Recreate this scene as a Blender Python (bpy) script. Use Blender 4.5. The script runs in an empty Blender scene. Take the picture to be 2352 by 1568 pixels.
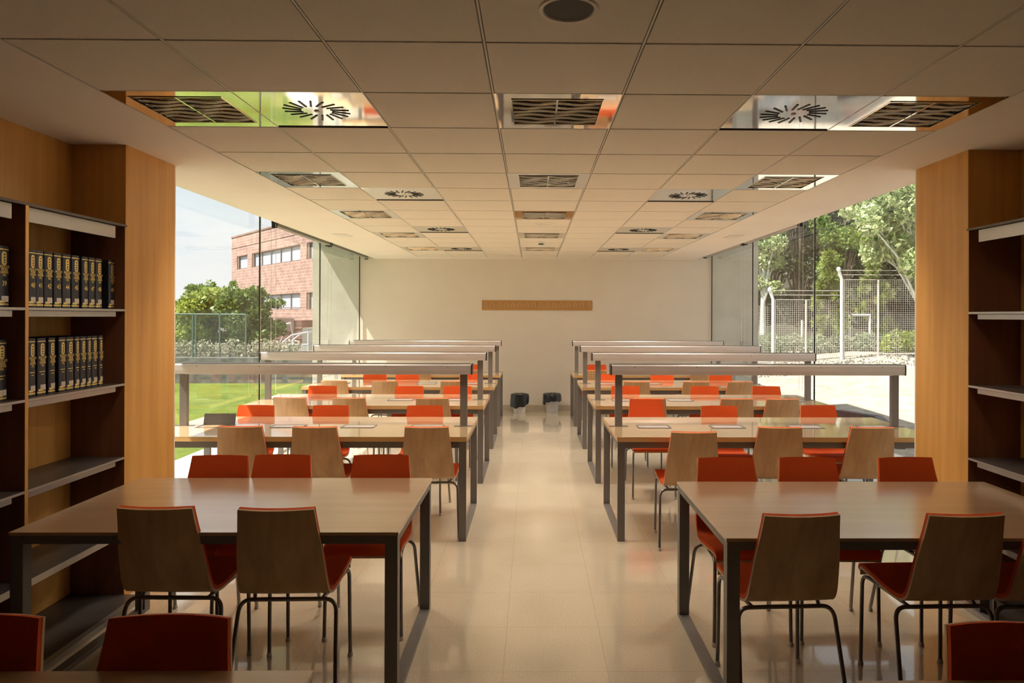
import bpy, bmesh, math, random
from math import sin, cos, pi, radians
from mathutils import Vector, Matrix, Quaternion

SC = bpy.context.scene
COL = SC.collection
random.seed(7)

# ------------------------------------------------------------------ camera
CAM_H = 1.70
cam_data = bpy.data.cameras.new('camera')
cam = bpy.data.objects.new('camera', cam_data)
COL.objects.link(cam)
cam.matrix_world = (Matrix.Translation((0, 0, CAM_H)) @ Matrix.Rotation(-0.0116, 4, 'Z')
                    @ Matrix.Rotation(pi / 2, 4, 'X') @ Matrix.Rotation(0.0032, 4, 'Z'))
cam_data.sensor_width = 36
cam_data.lens = 1610.0 / 2352 * 36
cam_data.shift_x = -65.1 / 2352
cam_data.shift_y = -58.0 / 2352
cam_data.clip_end = 500
SC.camera = cam

# ------------------------------------------------------------------ view, sky, sun
SC.view_settings.view_transform = 'Standard'
SC.view_settings.look = 'None'
SC.view_settings.gamma = 1
SC.view_settings.use_curve_mapping = False
SC.view_settings.exposure = 0.70

world = bpy.data.worlds.new('sky')
SC.world = world
world.use_nodes = True
nt = world.node_tree
nt.nodes.clear()
wo = nt.nodes.new('ShaderNodeOutputWorld')
bg = nt.nodes.new('ShaderNodeBackground')
tc = nt.nodes.new('ShaderNodeTexCoord')
mp = nt.nodes.new('ShaderNodeMapping')
mp.inputs['Scale'].default_value = (1.0, 1.0, 3.0)
nz = nt.nodes.new('ShaderNodeTexNoise')
nz.inputs['Scale'].default_value = 2.6
nz.inputs['Detail'].default_value = 7
nz.inputs['Roughness'].default_value = 0.55
rp = nt.nodes.new('ShaderNodeValToRGB')
rp.color_ramp.elements[0].position = 0.40
rp.color_ramp.elements[0].color = (0.76, 0.86, 0.94, 1)
rp.color_ramp.elements[1].position = 0.60
rp.color_ramp.elements[1].color = (0.97, 0.99, 1.0, 1)
nt.links.new(tc.outputs['Generated'], mp.inputs[0])
nt.links.new(mp.outputs[0], nz.inputs['Vector'])
nt.links.new(nz.outputs[0], rp.inputs[0])
nt.links.new(rp.outputs[0], bg.inputs[0])
bg.inputs[1].default_value = 0.68
nt.links.new(bg.outputs[0], wo.inputs[0])

sun_d = bpy.data.lights.new('sun', 'SUN')
sun_d.energy = 8.0
sun_d.angle = radians(0.6)
sun_d.color = (1.0, 0.95, 0.86)
sun = bpy.data.objects.new('sun', sun_d)
COL.objects.link(sun)
sun.location = (-20, -5, 30)
sun.rotation_mode = 'QUATERNION'
sun.rotation_quaternion = Vector((1.0, 0.33, -1.72)).to_track_quat('-Z', 'Y')

# ------------------------------------------------------------------ node helpers
MATS = {}


def newmat(name):
    m = bpy.data.materials.new(name)
    m.use_nodes = True
    b = m.node_tree.nodes['Principled BSDF']
    MATS[name] = m
    return m, m.node_tree, b


def plain(name, col, rough=0.5, metal=0.0, spec=0.5, noise=0.0, nscale=20.0, bump=0.0, bscale=80.0, emit=None):
    m, t, b = newmat(name)
    b.inputs['Base Color'].default_value = (*col, 1)
    b.inputs['Roughness'].default_value = rough
    b.inputs['Metallic'].default_value = metal
    b.inputs['Specular IOR Level'].default_value = spec
    if noise or bump:
        c = t.nodes.new('ShaderNodeTexCoord')
    if noise:
        n = t.nodes.new('ShaderNodeTexNoise')
        n.inputs['Scale'].default_value = nscale
        n.inputs['Detail'].default_value = 5
        t.links.new(c.outputs['Object'], n.inputs['Vector'])
        r = t.nodes.new('ShaderNodeValToRGB')
        r.color_ramp.elements[0].position = 0.3
        r.color_ramp.elements[1].position = 0.7
        r.color_ramp.elements[0].color = (*[max(0, x * (1 - noise)) for x in col], 1)
        r.color_ramp.elements[1].color = (*[min(1, x * (1 + noise)) for x in col], 1)
        t.links.new(n.outputs[0], r.inputs[0])
        t.links.new(r.outputs[0], b.inputs['Base Color'])
    if bump:
        n2 = t.nodes.new('ShaderNodeTexNoise')
        n2.inputs['Scale'].default_value = bscale
        n2.inputs['Detail'].default_value = 4
        t.links.new(c.outputs['Object'], n2.inputs['Vector'])
        bp = t.nodes.new('ShaderNodeBump')
        bp.inputs['Strength'].default_value = bump
        bp.inputs['Distance'].default_value = 0.01
        t.links.new(n2.outputs[0], bp.inputs['Height'])
        t.links.new(bp.outputs[0], b.inputs['Normal'])
    return m


def wood(name, c1, c2, scale=(14, 14, 0.7), rough=0.38, spec=0.45, wave=0.0, coat=0.0, coat_r=0.1):
    """veneer: long stretched noise grain, object space"""
    m, t, b = newmat(name)
    c = t.nodes.new('ShaderNodeTexCoord')
    p = t.nodes.new('ShaderNodeMapping')
    p.inputs['Scale'].default_value = scale
    n = t.nodes.new('ShaderNodeTexNoise')
    n.inputs['Scale'].default_value = 1.6
    n.inputs['Detail'].default_value = 8
    n.inputs['Roughness'].default_value = 0.6
    n.inputs['Distortion'].default_value = wave
    t.links.new(c.outputs['Object'], p.inputs[0])
    t.links.new(p.outputs[0], n.inputs['Vector'])
    r = t.nodes.new('ShaderNodeValToRGB')
    r.color_ramp.elements[0].position = 0.3
    r.color_ramp.elements[1].position = 0.7
    r.color_ramp.elements[0].color = (*c1, 1)
    r.color_ramp.elements[1].color = (*c2, 1)
    t.links.new(n.outputs[0], r.inputs[0])
    t.links.new(r.outputs[0], b.inputs['Base Color'])
    b.inputs['Roughness'].default_value = rough
    b.inputs['Specular IOR Level'].default_value = spec
    if coat:
        b.inputs['Coat Weight'].default_value = coat
        b.inputs['Coat Roughness'].default_value = coat_r
        b.inputs['Coat IOR'].default_value = 1.75
    return m


plain('wall_paint', (0.79, 0.71, 0.605), 0.9, spec=0.2, noise=0.02, nscale=3, bump=0.15, bscale=160)
plain('plaster', (0.86, 0.79, 0.72), 0.9, spec=0.2, noise=0.02, nscale=2)
plain('ceiling_tile', (0.80, 0.735, 0.645), 0.95, spec=0.15, noise=0.05, nscale=260, bump=0.2, bscale=300)
plain('groove', (0.035, 0.028, 0.022), 0.8)
plain('rail_dark', (0.10, 0.085, 0.07), 0.5)
plain('rail_light', (0.72, 0.66, 0.58), 0.4)
plain('concrete', (0.52, 0.50, 0.43), 0.85, noise=0.14, nscale=2.2, bump=0.2, bscale=40)
plain('apron', (0.62, 0.60, 0.58), 0.85, noise=0.08, nscale=4)
plain('steel', (0.185, 0.165, 0.15), 0.42, metal=0.35, spec=0.5, noise=0.04, nscale=6)
plain('steel_light', (0.56, 0.50, 0.46), 0.38, metal=0.35, noise=0.03, nscale=4)
plain('alu', (0.50, 0.475, 0.45), 0.35, metal=0.7, noise=0.03, nscale=10)
plain('chrome_dark', (0.22, 0.20, 0.19), 0.28, metal=0.85, noise=0.02, nscale=10)
plain('glide', (0.60, 0.54, 0.47), 0.5, noise=0.05)
plain('mirror_metal', (0.90, 0.89, 0.87), 0.05, metal=1.0, noise=0.01, nscale=2, bump=0.012, bscale=5)
plain('louvre_gleam', (0.62, 0.52, 0.36), 0.25, metal=1.0, noise=0.04, nscale=9)  # gleam on the blades' lower band put into its own metal colour
plain('louvre_metal', (0.88, 0.84, 0.76), 0.07, metal=1.0, noise=0.01, nscale=2, bump=0.03, bscale=12)
plain('black', (0.012, 0.011, 0.011), 0.5, noise=0.1)
plain('shelf_metal', (0.085, 0.07, 0.06), 0.35, metal=0.1, noise=0.05)
plain('tube', (0.85, 0.84, 0.80), 0.3, noise=0.01)
plain('white_plastic', (0.80, 0.77, 0.70), 0.45, noise=0.01)
plain('speaker_mesh', (0.06, 0.05, 0.04), 0.7, noise=0.3, nscale=300)
plain('bin_white', (0.78, 0.78, 0.77), 0.4, noise=0.02)
plain('bin_grey', (0.55, 0.55, 0.55), 0.4, noise=0.02)
plain('bag', (0.018, 0.018, 0.02), 0.22, noise=0.1, nscale=8, bump=0.5, bscale=30)
plain('book_cover', (0.022, 0.020, 0.024), 0.35, noise=0.2, nscale=60)
plain('book_pages', (0.50, 0.43, 0.32), 0.9, noise=0.1, nscale=90)
plain('gold', (0.85, 0.62, 0.20), 0.32, metal=0.45, noise=0.1, nscale=120)
plain('tag_paper', (0.72, 0.62, 0.50), 0.8, noise=0.15, nscale=200)
plain('upholstery', (0.66, 0.085, 0.012), 0.85, spec=0.25, noise=0.10, nscale=220, bump=0.25, bscale=400)
plain('sand', (0.36, 0.32, 0.265), 0.95, spec=0.1, noise=0.22, nscale=3.0, bump=0.8, bscale=4)
plain('rubble', (0.21, 0.19, 0.16), 0.95, noise=0.45, nscale=7, bump=1.0, bscale=9)
plain('strip_dark', (0.12, 0.11, 0.11), 0.8, noise=0.2, nscale=8)
plain('stone_wall', (0.15, 0.15, 0.145), 0.9, noise=0.45, nscale=5, bump=0.8, bscale=8)
plain('fence_metal', (0.60, 0.56, 0.52), 0.5, metal=0.3, noise=0.08, nscale=5)
plain('fence_green', (0.13, 0.19, 0.17), 0.5, metal=0.2, noise=0.08, nscale=5)
plain('bark', (0.13, 0.10, 0.075), 0.9, noise=0.3, nscale=8, bump=0.6, bscale=20)
plain('bark_pale', (0.62, 0.62, 0.58), 0.8, noise=0.25, nscale=6)
plain('building_glass', (0.42, 0.46, 0.55), 0.4, spec=0.5, noise=0.06, nscale=0.6)
plain('building_frame', (0.20, 0.13, 0.11), 0.6, noise=0.05)
plain('grey_render', (0.30, 0.29, 0.26), 0.85, noise=0.1, nscale=1)
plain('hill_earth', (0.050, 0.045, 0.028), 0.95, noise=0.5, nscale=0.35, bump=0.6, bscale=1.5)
plain('far_earth', (0.12, 0.10, 0.07), 0.95, noise=0.35, nscale=0.8)
plain('white_paint', (0.80, 0.82, 0.84), 0.5, noise=0.03)
plain('notebook', (0.13, 0.12, 0.115), 0.4, noise=0.05)
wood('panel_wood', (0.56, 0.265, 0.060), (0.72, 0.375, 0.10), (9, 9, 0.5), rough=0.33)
wood('panel_wood_shaded', (0.17, 0.062, 0.026), (0.24, 0.095, 0.042), (9, 9, 0.5), rough=0.4)  # panel veneer with the shade of the bays put into its colour
wood('edge_wood', (0.62, 0.36, 0.13), (0.72, 0.44, 0.18), (1, 8, 8), rough=0.4)
wood('chair_wood', (0.47, 0.265, 0.12), (0.62, 0.385, 0.195), (9, 9, 0.9), rough=0.36, wave=0.35)
wood('table_wood', (0.60, 0.40, 0.21), (0.68, 0.475, 0.265), (0.5, 9, 9), rough=0.25, spec=0.5, coat=1.0, coat_r=0.05)
wood('table_wood_matt_dim', (0.42, 0.245, 0.125), (0.49, 0.30, 0.16), (0.5, 9, 9), rough=0.4, spec=0.5, coat=1.0, coat_r=0.17)  # same beech, matt, with the dimmer light put into its colour
wood('board_wood', (0.46, 0.225, 0.060), (0.54, 0.28, 0.085), (0.6, 8, 8), rough=0.45)


def foliage_mat(name, a, b_, trans=0.35):
    m, t, b = newmat(name)
    g = t.nodes.new('ShaderNodeNewGeometry')
    r = t.nodes.new('ShaderNodeValToRGB')
    r.color_ramp.elements[0].color = (*a, 1)
    r.color_ramp.elements[1].color = (*b_, 1)
    t.links.new(g.outputs['Random Per Island'], r.inputs[0])
    t.links.new(r.outputs[0], b.inputs['Base Color'])
    b.inputs['Roughness'].default_value = 0.5
    tr = t.nodes.new('ShaderNodeBsdfTranslucent')
    t.links.new(r.outputs[0], tr.inputs[0])
    mx = t.nodes.new('ShaderNodeMixShader')
    mx.inputs[0].default_value = trans
    out = t.nodes['Material Output']
    t.links.new(b.outputs[0], mx.inputs[1])
    t.links.new(tr.outputs[0], mx.inputs[2])
    t.links.new(mx.outputs[0], out.inputs[0])
    return m


foliage_mat('leaf_mid', (0.07, 0.13, 0.025), (0.26, 0.36, 0.07))
foliage_mat('leaf_dark', (0.06, 0.11, 0.025), (0.22, 0.31, 0.07))
foliage_mat('leaf_yellow', (0.14, 0.22, 0.03), (0.50, 0.55, 0.12))
foliage_mat('leaf_pale', (0.12, 0.20, 0.05), (0.72, 0.78, 0.44))
foliage_mat('leaf_pine', (0.12, 0.17, 0.04), (0.42, 0.48, 0.12))
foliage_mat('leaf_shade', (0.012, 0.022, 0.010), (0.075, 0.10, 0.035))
foliage_mat('leaf_grey', (0.17, 0.22, 0.13), (0.45, 0.52, 0.34))
foliage_mat('leaf_hedge', (0.16, 0.19, 0.10), (0.62, 0.58, 0.46))


def floor_material():
    m, t, b = newmat('terrazzo')
    c = t.nodes.new('ShaderNodeTexCoord')
    sx = t.nodes.new('ShaderNodeSeparateXYZ')
    t.links.new(c.outputs['Object'], sx.inputs[0])

    def line(axis, period, off, w):
        s = t.nodes.new('ShaderNodeMath'); s.operation = 'SUBTRACT'
        t.links.new(sx.outputs[axis], s.inputs[0]); s.inputs[1].default_value = off
        d = t.nodes.new('ShaderNodeMath'); d.operation = 'DIVIDE'
        t.links.new(s.outputs[0], d.inputs[0]); d.inputs[1].default_value = period
        a = t.nodes.new('ShaderNodeMath'); a.operation = 'ADD'
        t.links.new(d.outputs[0], a.inputs[0]); a.inputs[1].default_value = 0.5
        f = t.nodes.new('ShaderNodeMath'); f.operation = 'FRACT'
        t.links.new(a.outputs[0], f.inputs[0])
        g = t.nodes.new('ShaderNodeMath'); g.operation = 'SUBTRACT'
        t.links.new(f.outputs[0], g.inputs[0]); g.inputs[1].default_value = 0.5
        h = t.nodes.new('ShaderNodeMath'); h.operation = 'ABSOLUTE'
        t.links.new(g.outputs[0], h.inputs[0])
        l = t.nodes.new('ShaderNodeMath'); l.operation = 'LESS_THAN'
        t.links.new(h.outputs[0], l.inputs[0]); l.inputs[1].default_value = w * 0.8 / period
        return l
    lx = line(0, 0.5, 0.367, 0.0018)
    ly = line(1, 0.483, 3.353, 0.0018)
    mx = t.nodes.new('ShaderNodeMath'); mx.operation = 'MAXIMUM'
    t.links.new(lx.outputs[0], mx.inputs[0]); t.links.new(ly.outputs[0], mx.inputs[1])
    n = t.nodes.new('ShaderNodeTexNoise'); n.inputs['Scale'].default_value = 140; n.inputs['Detail'].default_value = 3
    t.links.new(c.outputs['Object'], n.inputs['Vector'])
    r = t.nodes.new('ShaderNodeValToRGB')
    r.color_ramp.elements[0].position = 0.35; r.color_ramp.elements[1].position = 0.65
    r.color_ramp.elements[0].color = (0.60, 0.505, 0.37, 1)
    r.color_ramp.elements[1].color = (0.76, 0.655, 0.49, 1)
    t.links.new(n.outputs[0], r.inputs[0])
    n2 = t.nodes.new('ShaderNodeTexNoise'); n2.inputs['Scale'].default_value = 1.7; n2.inputs['Detail'].default_value = 3
    t.links.new(c.outputs['Object'], n2.inputs['Vector'])
    m2 = t.nodes.new('ShaderNodeMixRGB'); m2.blend_type = 'MULTIPLY'
    r2 = t.nodes.new('ShaderNodeValToRGB')
    r2.color_ramp.elements[0].position = 0.3; r2.color_ramp.elements[1].position = 0.7
    r2.color_ramp.elements[0].color = (0.90, 0.89, 0.87, 1); r2.color_ramp.elements[1].color = (1, 1, 1, 1)
    t.links.new(n2.outputs[0], r2.inputs[0])
    m2.inputs[0].default_value = 1
    t.links.new(r.outputs[0], m2.inputs[1]); t.links.new(r2.outputs[0], m2.inputs[2])
    m3 = t.nodes.new('ShaderNodeMixRGB')
    sc_ = t.nodes.new('ShaderNodeMath'); sc_.operation = 'MULTIPLY'; sc_.inputs[1].default_value = 0.30
    t.links.new(mx.outputs[0], sc_.inputs[0])
    t.links.new(sc_.outputs[0], m3.inputs[0])
    t.links.new(m2.outputs[0], m3.inputs[1]); m3.inputs[2].default_value = (0.16, 0.10, 0.05, 1)
    t.links.new(m3.outputs[0], b.inputs['Base Color'])
    b.inputs['Roughness'].default_value = 0.22
    b.inputs['Specular IOR Level'].default_value = 0.5
    b.inputs['Coat Weight'].default_value = 1.0
    b.inputs['Coat Roughness'].default_value = 0.045
    b.inputs['Coat IOR'].default_value = 1.6
    bp = t.nodes.new('ShaderNodeBump'); bp.inputs['Strength'].default_value = 0.05; bp.inputs['Distance'].default_value = 0.01
    n4 = t.nodes.new('ShaderNodeTexNoise'); n4.inputs['Scale'].default_value = 5
    t.links.new(c.outputs['Object'], n4.inputs['Vector'])
    t.links.new(n4.outputs[0], bp.inputs['Height']); t.links.new(bp.outputs[0], b.inputs['Normal'])


floor_material()


def brick_material(name, c1, c2, mortar, scale=1.0):
    m, t, b = newmat(name)
    c = t.nodes.new('ShaderNodeTexCoord')
    mpp = t.nodes.new('ShaderNodeMapping')
    mpp.inputs['Rotation'].default_value = (radians(90), 0, 0)
    t.links.new(c.outputs['Object'], mpp.inputs[0])
    br = t.nodes.new('ShaderNodeTexBrick')
    br.inputs['Scale'].default_value = scale
    br.inputs['Color1'].default_value = (*c1, 1)
    br.inputs['Color2'].default_value = (*c2, 1)
    br.inputs['Mortar'].default_value = (*mortar, 1)
    br.inputs['Mortar Size'].default_value = 0.02
    br.inputs['Brick Width'].default_value = 0.6
    br.inputs['Row Height'].default_value = 0.22
    t.links.new(mpp.outputs[0], br.inputs['Vector'])
    n = t.nodes.new('ShaderNodeTexNoise'); n.inputs['Scale'].default_value = 1.5; n.inputs['Detail'].default_value = 6
    t.links.new(c.outputs['Object'], n.inputs['Vector'])
    mx = t.nodes.new('ShaderNodeMixRGB'); mx.blend_type = 'OVERLAY'; mx.inputs[0].default_value = 0.6
    t.links.new(br.outputs[0], mx.inputs[1]); t.links.new(n.outputs[0], mx.inputs[2])
    t.links.new(mx.outputs[0], b.inputs['Base Color'])
    b.inputs['Roughness'].default_value = 0.9


brick_material('brick', (0.32, 0.18, 0.15), (0.40, 0.24, 0.205), (0.46, 0.37, 0.33))
brick_material('brick_dark', (0.22, 0.10, 0.075), (0.27, 0.13, 0.10), (0.28, 0.19, 0.16))


def lawn_material():
    m, t, b = newmat('lawn_grass')
    c = t.nodes.new('ShaderNodeTexCoord')
    n = t.nodes.new('ShaderNodeTexNoise'); n.inputs['Scale'].default_value = 0.7; n.inputs['Detail'].default_value = 10
    n.inputs['Roughness'].default_value = 0.75
    t.links.new(c.outputs['Object'], n.inputs['Vector'])
    r = t.nodes.new('ShaderNodeValToRGB')
    r.color_ramp.elements[0].position = 0.32; r.color_ramp.elements[1].position = 0.68
    r.color_ramp.elements[0].color = (0.065, 0.105, 0.012, 1)
    r.color_ramp.elements[1].color = (0.17, 0.215, 0.045, 1)
    t.links.new(n.outputs[0], r.inputs[0]); t.links.new(r.outputs[0], b.inputs['Base Color'])
    b.inputs['Roughness'].default_value = 0.9
    b.inputs['Specular IOR Level'].default_value = 0.1
    n2 = t.nodes.new('ShaderNodeTexNoise'); n2.inputs['Scale'].default_value = 60
    t.links.new(c.outputs['Object'], n2.inputs['Vector'])
    bp = t.nodes.new('ShaderNodeBump'); bp.inputs['Strength'].default_value = 0.5; bp.inputs['Distance'].default_value = 0.05
    t.links.new(n2.outputs[0], bp.inputs['Height']); t.links.new(bp.outputs[0], b.inputs['Normal'])


lawn_material()


def glass_material():
    """single sheet architectural glass: schlick reflection over a slightly green transmission"""
    m = bpy.data.materials.new('window_glass')
    MATS['window_glass'] = m
    m.use_nodes = True
    t = m.node_tree
    t.nodes.clear()
    out = t.nodes.new('ShaderNodeOutputMaterial')
    g = t.nodes.new('ShaderNodeNewGeometry')
    d = t.nodes.new('ShaderNodeVectorMath'); d.operation = 'DOT_PRODUCT'
    t.links.new(g.outputs['Normal'], d.inputs[0]); t.links.new(g.outputs['Incoming'], d.inputs[1])
    a = t.nodes.new('ShaderNodeMath'); a.operation = 'ABSOLUTE'; t.links.new(d.outputs['Value'], a.inputs[0])
    s = t.nodes.new('ShaderNodeMath'); s.operation = 'SUBTRACT'; s.inputs[0].default_value = 1
    t.links.new(a.outputs[0], s.inputs[1])
    p = t.nodes.new('ShaderNodeMath'); p.operation = 'POWER'; p.inputs[1].default_value = 4.5
    t.links.new(s.outputs[0], p.inputs[0])
    ml = t.nodes.new('ShaderNodeMath'); ml.operation = 'MULTIPLY_ADD'
    ml.inputs[1].default_value = 0.91; ml.inputs[2].default_value = 0.075
    t.links.new(p.outputs[0], ml.inputs[0])
    tr = t.nodes.new('ShaderNodeBsdfTransparent'); tr.inputs[0].default_value = (0.95, 0.955, 0.94, 1)
    gl = t.nodes.new('ShaderNodeBsdfGlossy'); gl.inputs['Roughness'].default_value = 0.0
    gl.inputs[0].default_value = (0.95, 1.0, 0.98, 1)
    mx = t.nodes.new('ShaderNodeMixShader')
    t.links.new(ml.outputs[0], mx.inputs[0])
    t.links.new(tr.outputs[0], mx.inputs[1]); t.links.new(gl.outputs[0], mx.inputs[2])
    t.links.new(mx.outputs[0], out.inputs[0])


glass_material()


# ------------------------------------------------------------------ mesh helpers
class MB:
    def __init__(s):
        s.v = []; s.f = []; s.mi = []; s.m = 0

    def mat(s, i):
        s.m = i
        return s

    def add(s, vs, fs):
        o = len(s.v)
        s.v += [tuple(v) for v in vs]
        for f in fs:
            s.f.append(tuple(i + o for i in f)); s.mi.append(s.m)
        return s

    def box(s, x0, x1, y0, y1, z0, z1):
        vs = [(x0, y0, z0), (x1, y0, z0), (x1, y1, z0), (x0, y1, z0), (x0, y0, z1), (x1, y0, z1), (x1, y1, z1), (x0, y1, z1)]
        return s.add(vs, [(0, 3, 2, 1), (4, 5, 6, 7), (0, 1, 5, 4), (1, 2, 6, 5), (2, 3, 7, 6), (3, 0, 4, 7)])

    def quad(s, a, b, c, d):
        return s.add([a, b, c, d], [(0, 1, 2, 3)])

    def tube(s, pts, r, n=8, cap=True, r1=None):
        pts = [Vector(p) for p in pts]
        rings = []
        up = None
        for i, p in enumerate(pts):
            if i == 0: d = pts[1] - p
            elif i == len(pts) - 1: d = p - pts[-2]
            else: d = (pts[i + 1] - p).normalized() + (p - pts[i - 1]).normalized()
            d.normalize()
            if up is None:
                up = Vector((0, 0, 1)) if abs(d.z) < 0.9 else Vector((1, 0, 0))
            x = d.cross(up).normalized(); y = x.cross(d).normalized(); up = y
            rr = r if r1 is None else r + (r1 - r) * i / (len(pts) - 1)
            rings.append([p + (x * cos(2 * pi * k / n) + y * sin(2 * pi * k / n)) * rr for k in range(n)])
        vs = [v for q in rings for v in q]
        fs = []
        for i in range(len(rings) - 1):
            for k in range(n):
                a = i * n + k; b = i * n + (k + 1) % n
                fs.append((a, b, b + n, a + n))
        if cap:
            fs.append(tuple(range(n - 1, -1, -1)))
            fs.append(tuple(range((len(rings) - 1) * n, len(rings) * n)))
        return s.add(vs, fs)

    def lathe(s, prof, n=32, c=(0, 0, 0)):
        vs = []
        for r, z in prof:
            for k in range(n):
                vs.append((c[0] + r * cos(2 * pi * k / n), c[1] + r * sin(2 * pi * k / n), c[2] + z))
        fs = []
        for i in range(len(prof) - 1):
            for k in range(n):
                a = i * n + k; b = i * n + (k + 1) % n
                fs.append((a, b, b + n, a + n))
        return s.add(vs, fs)

    def prism(s, poly, z0, z1):
        n = len(poly)
        vs = [(x, y, z0) for x, y in poly] + [(x, y, z1) for x, y in poly]
        fs = [tuple(range(n - 1, -1, -1)), tuple(range(n, 2 * n))]
        for k in range(n):
            fs.append((k, (k + 1) % n, n + (k + 1) % n, n + k))
        return s.add(vs, fs)

    def build(s, name, mats, parent=None, smooth=False, bevel=0, loc=None):
        if isinstance(mats, str): mats = [mats]
        me = bpy.data.meshes.new(name)
        me.from_pydata(s.v, [], s.f)
        for m in mats: me.materials.append(MATS[m])
        if len(mats) > 1:
            me.polygons.foreach_set('material_index', s.mi)
        if smooth:
            me.polygons.foreach_set('use_smooth', [True] * len(me.polygons))
            try: me.set_sharp_from_angle(angle=radians(40))
            except Exception: pass
        me.update()
        o = bpy.data.objects.new(name, me)
        COL.objects.link(o)
        if parent is not None: o.parent = parent
        if loc is not None: o.location = loc
        if bevel:
            b = o.modifiers.new('bevel', 'BEVEL'); b.width = bevel; b.segments = 2; b.limit_method = 'ANGLE'
        return o


def tag(o, label=None, cat=None, group=None, kind=None):
    if label: o['label'] = label
    if cat: o['category'] = cat
    if group: o['group'] = group
    if kind: o['kind'] = kind
    return o


def empty(name, loc, rz=0, label=None, cat=None, group=None):
    o = bpy.data.objects.new(name, None)
    o.empty_display_size = 0.1
    COL.objects.link(o)
    o.location = loc
    o.rotation_euler = (0, 0, rz)
    return tag(o, label, cat, group)


def copy_tree(o, parent=None):
    c = o.copy()
    COL.objects.link(c)
    if parent is not None: c.parent = parent
    for ch in list(KIDS.get(o.name, [])):
        d = copy_tree(ch, c)
    return c


KIDS = {}


def index_kids(root):
    for o in bpy.data.objects:
        if o.parent is not None:
            KIDS.setdefault(o.parent.name, [])
            if o not in KIDS[o.parent.name]: KIDS[o.parent.name].append(o)


def struct(name, mb, mats, **k):
    o = mb.build(name, mats, **k)
    o['kind'] = 'structure'
    return o


# ------------------------------------------------------------------ dimensions
CZ = 2.7244                     # suspended ceiling
GX0, GY0, T = -1.9835, 2.628, 0.6   # ceiling grid origin and module
Y_END = GY0 + 16 * T            # last grid row
Y_BACK = 12.65
Y_REAR = -4.2
WL, WR = -2.83, 2.92            # outer edges of the suspended ceiling by the glass
GL, GR = -3.10, 3.24            # glass planes
EL, ER = -3.95, 4.09            # outer edges of roof slab and fins
SOF = 3.16                      # roof soffit
PL, PR = -2.45, 2.66            # column faces to the aisle
BL, BR = -2.776, 2.986          # wood wall behind the bookcases
CY0, CY1 = 4.25, 4.83           # column front/back

# ------------------------------------------------------------------ room shell
struct('floor', MB().box(GL - 0.05, GR + 0.05, Y_REAR, Y_BACK, -0.2, 0.0), 'terrazzo')
struct('wall_back', MB().box(GL, GR, Y_BACK, Y_BACK + 0.25, -0.2, SOF), 'wall_paint')
struct('baseboard_back', MB().box(GL + 0.02, GR - 0.02, Y_BACK - 0.012, Y_BACK, 0, 0.10), 'floor' if False else 'edge_wood')
struct('wall_rear', MB().box(GL, GR, Y_REAR - 0.2, Y_REAR, -0.2, SOF), 'panel_wood_shaded')  # unseen wall, coloured dark to cut light from behind
struct('wall_left', MB().box(GL - 0.1, BL, Y_REAR, CY0, -0.2, SOF), 'panel_wood')
struct('wall_right', MB().box(BR, GR + 0.1, Y_REAR, CY0, -0.2, SOF), 'panel_wood')
struct('column_left', MB().box(GL - 0.1, PL, CY0, CY1, 0, CZ + 0.1), 'panel_wood', bevel=0.002)
struct('column_right', MB().box(PR, GR + 0.1, CY0, CY1, 0, CZ + 0.1), 'panel_wood', bevel=0.002)
struct('trim_1', MB().box(GL - 0.04, PL - 0.01, CY1 - 0.02, CY1 + 0.03, 0, 2.9), 'wall_paint')
struct('trim_2', MB().box(PR + 0.01, GR + 0.04, CY1 - 0.02, CY1 + 0.03, 0, 2.9), 'wall_paint')
# baseboard material close to the floor
bpy.data.objects['baseboard_back'].data.materials[0] = MATS['wall_paint'].copy()
bm_ = bpy.data.objects['baseboard_back'].data.materials[0]
bm_.name = 'baseboard_stone'
for n in bm_.node_tree.nodes:
    if n.type == 'VALTORGB':
        n.color_ramp.elements[0].color = (0.50, 0.42, 0.30, 1)
        n.color_ramp.elements[1].color = (0.56, 0.47, 0.34, 1)

# concrete tube outside: roof slab, fins, apron
struct('roof_slab', MB().box(EL, ER, Y_REAR - 0.4, Y_BACK + 0.3, SOF, SOF + 0.4), 'concrete')
struct('wall_fin_left_far', MB().box(EL, GL - 0.02, Y_BACK, Y_BACK + 0.3, -0.3, SOF), 'concrete')
struct('wall_fin_right_far', MB().box(GR + 0.02, ER, Y_BACK, Y_BACK + 0.3, -0.3, SOF), 'concrete')
struct('wall_fin_left_near', MB().box(EL, GL - 0.1, CY0 + 0.1, CY1 - 0.05, -0.3, SOF), 'concrete')
struct('wall_fin_right_near', MB().box(GR + 0.1, ER, CY0 + 0.1, CY1 - 0.05, -0.3, SOF), 'concrete')
struct('paving_left', MB().box(-4.18, GL - 0.05, CY1 - 3, Y_BACK, -0.2, -0.004), 'apron')
struct('paving_right', MB().box(GR + 0.05, 4.55, CY1 - 3, Y_BACK, -0.2, -0.004), 'apron')

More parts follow.
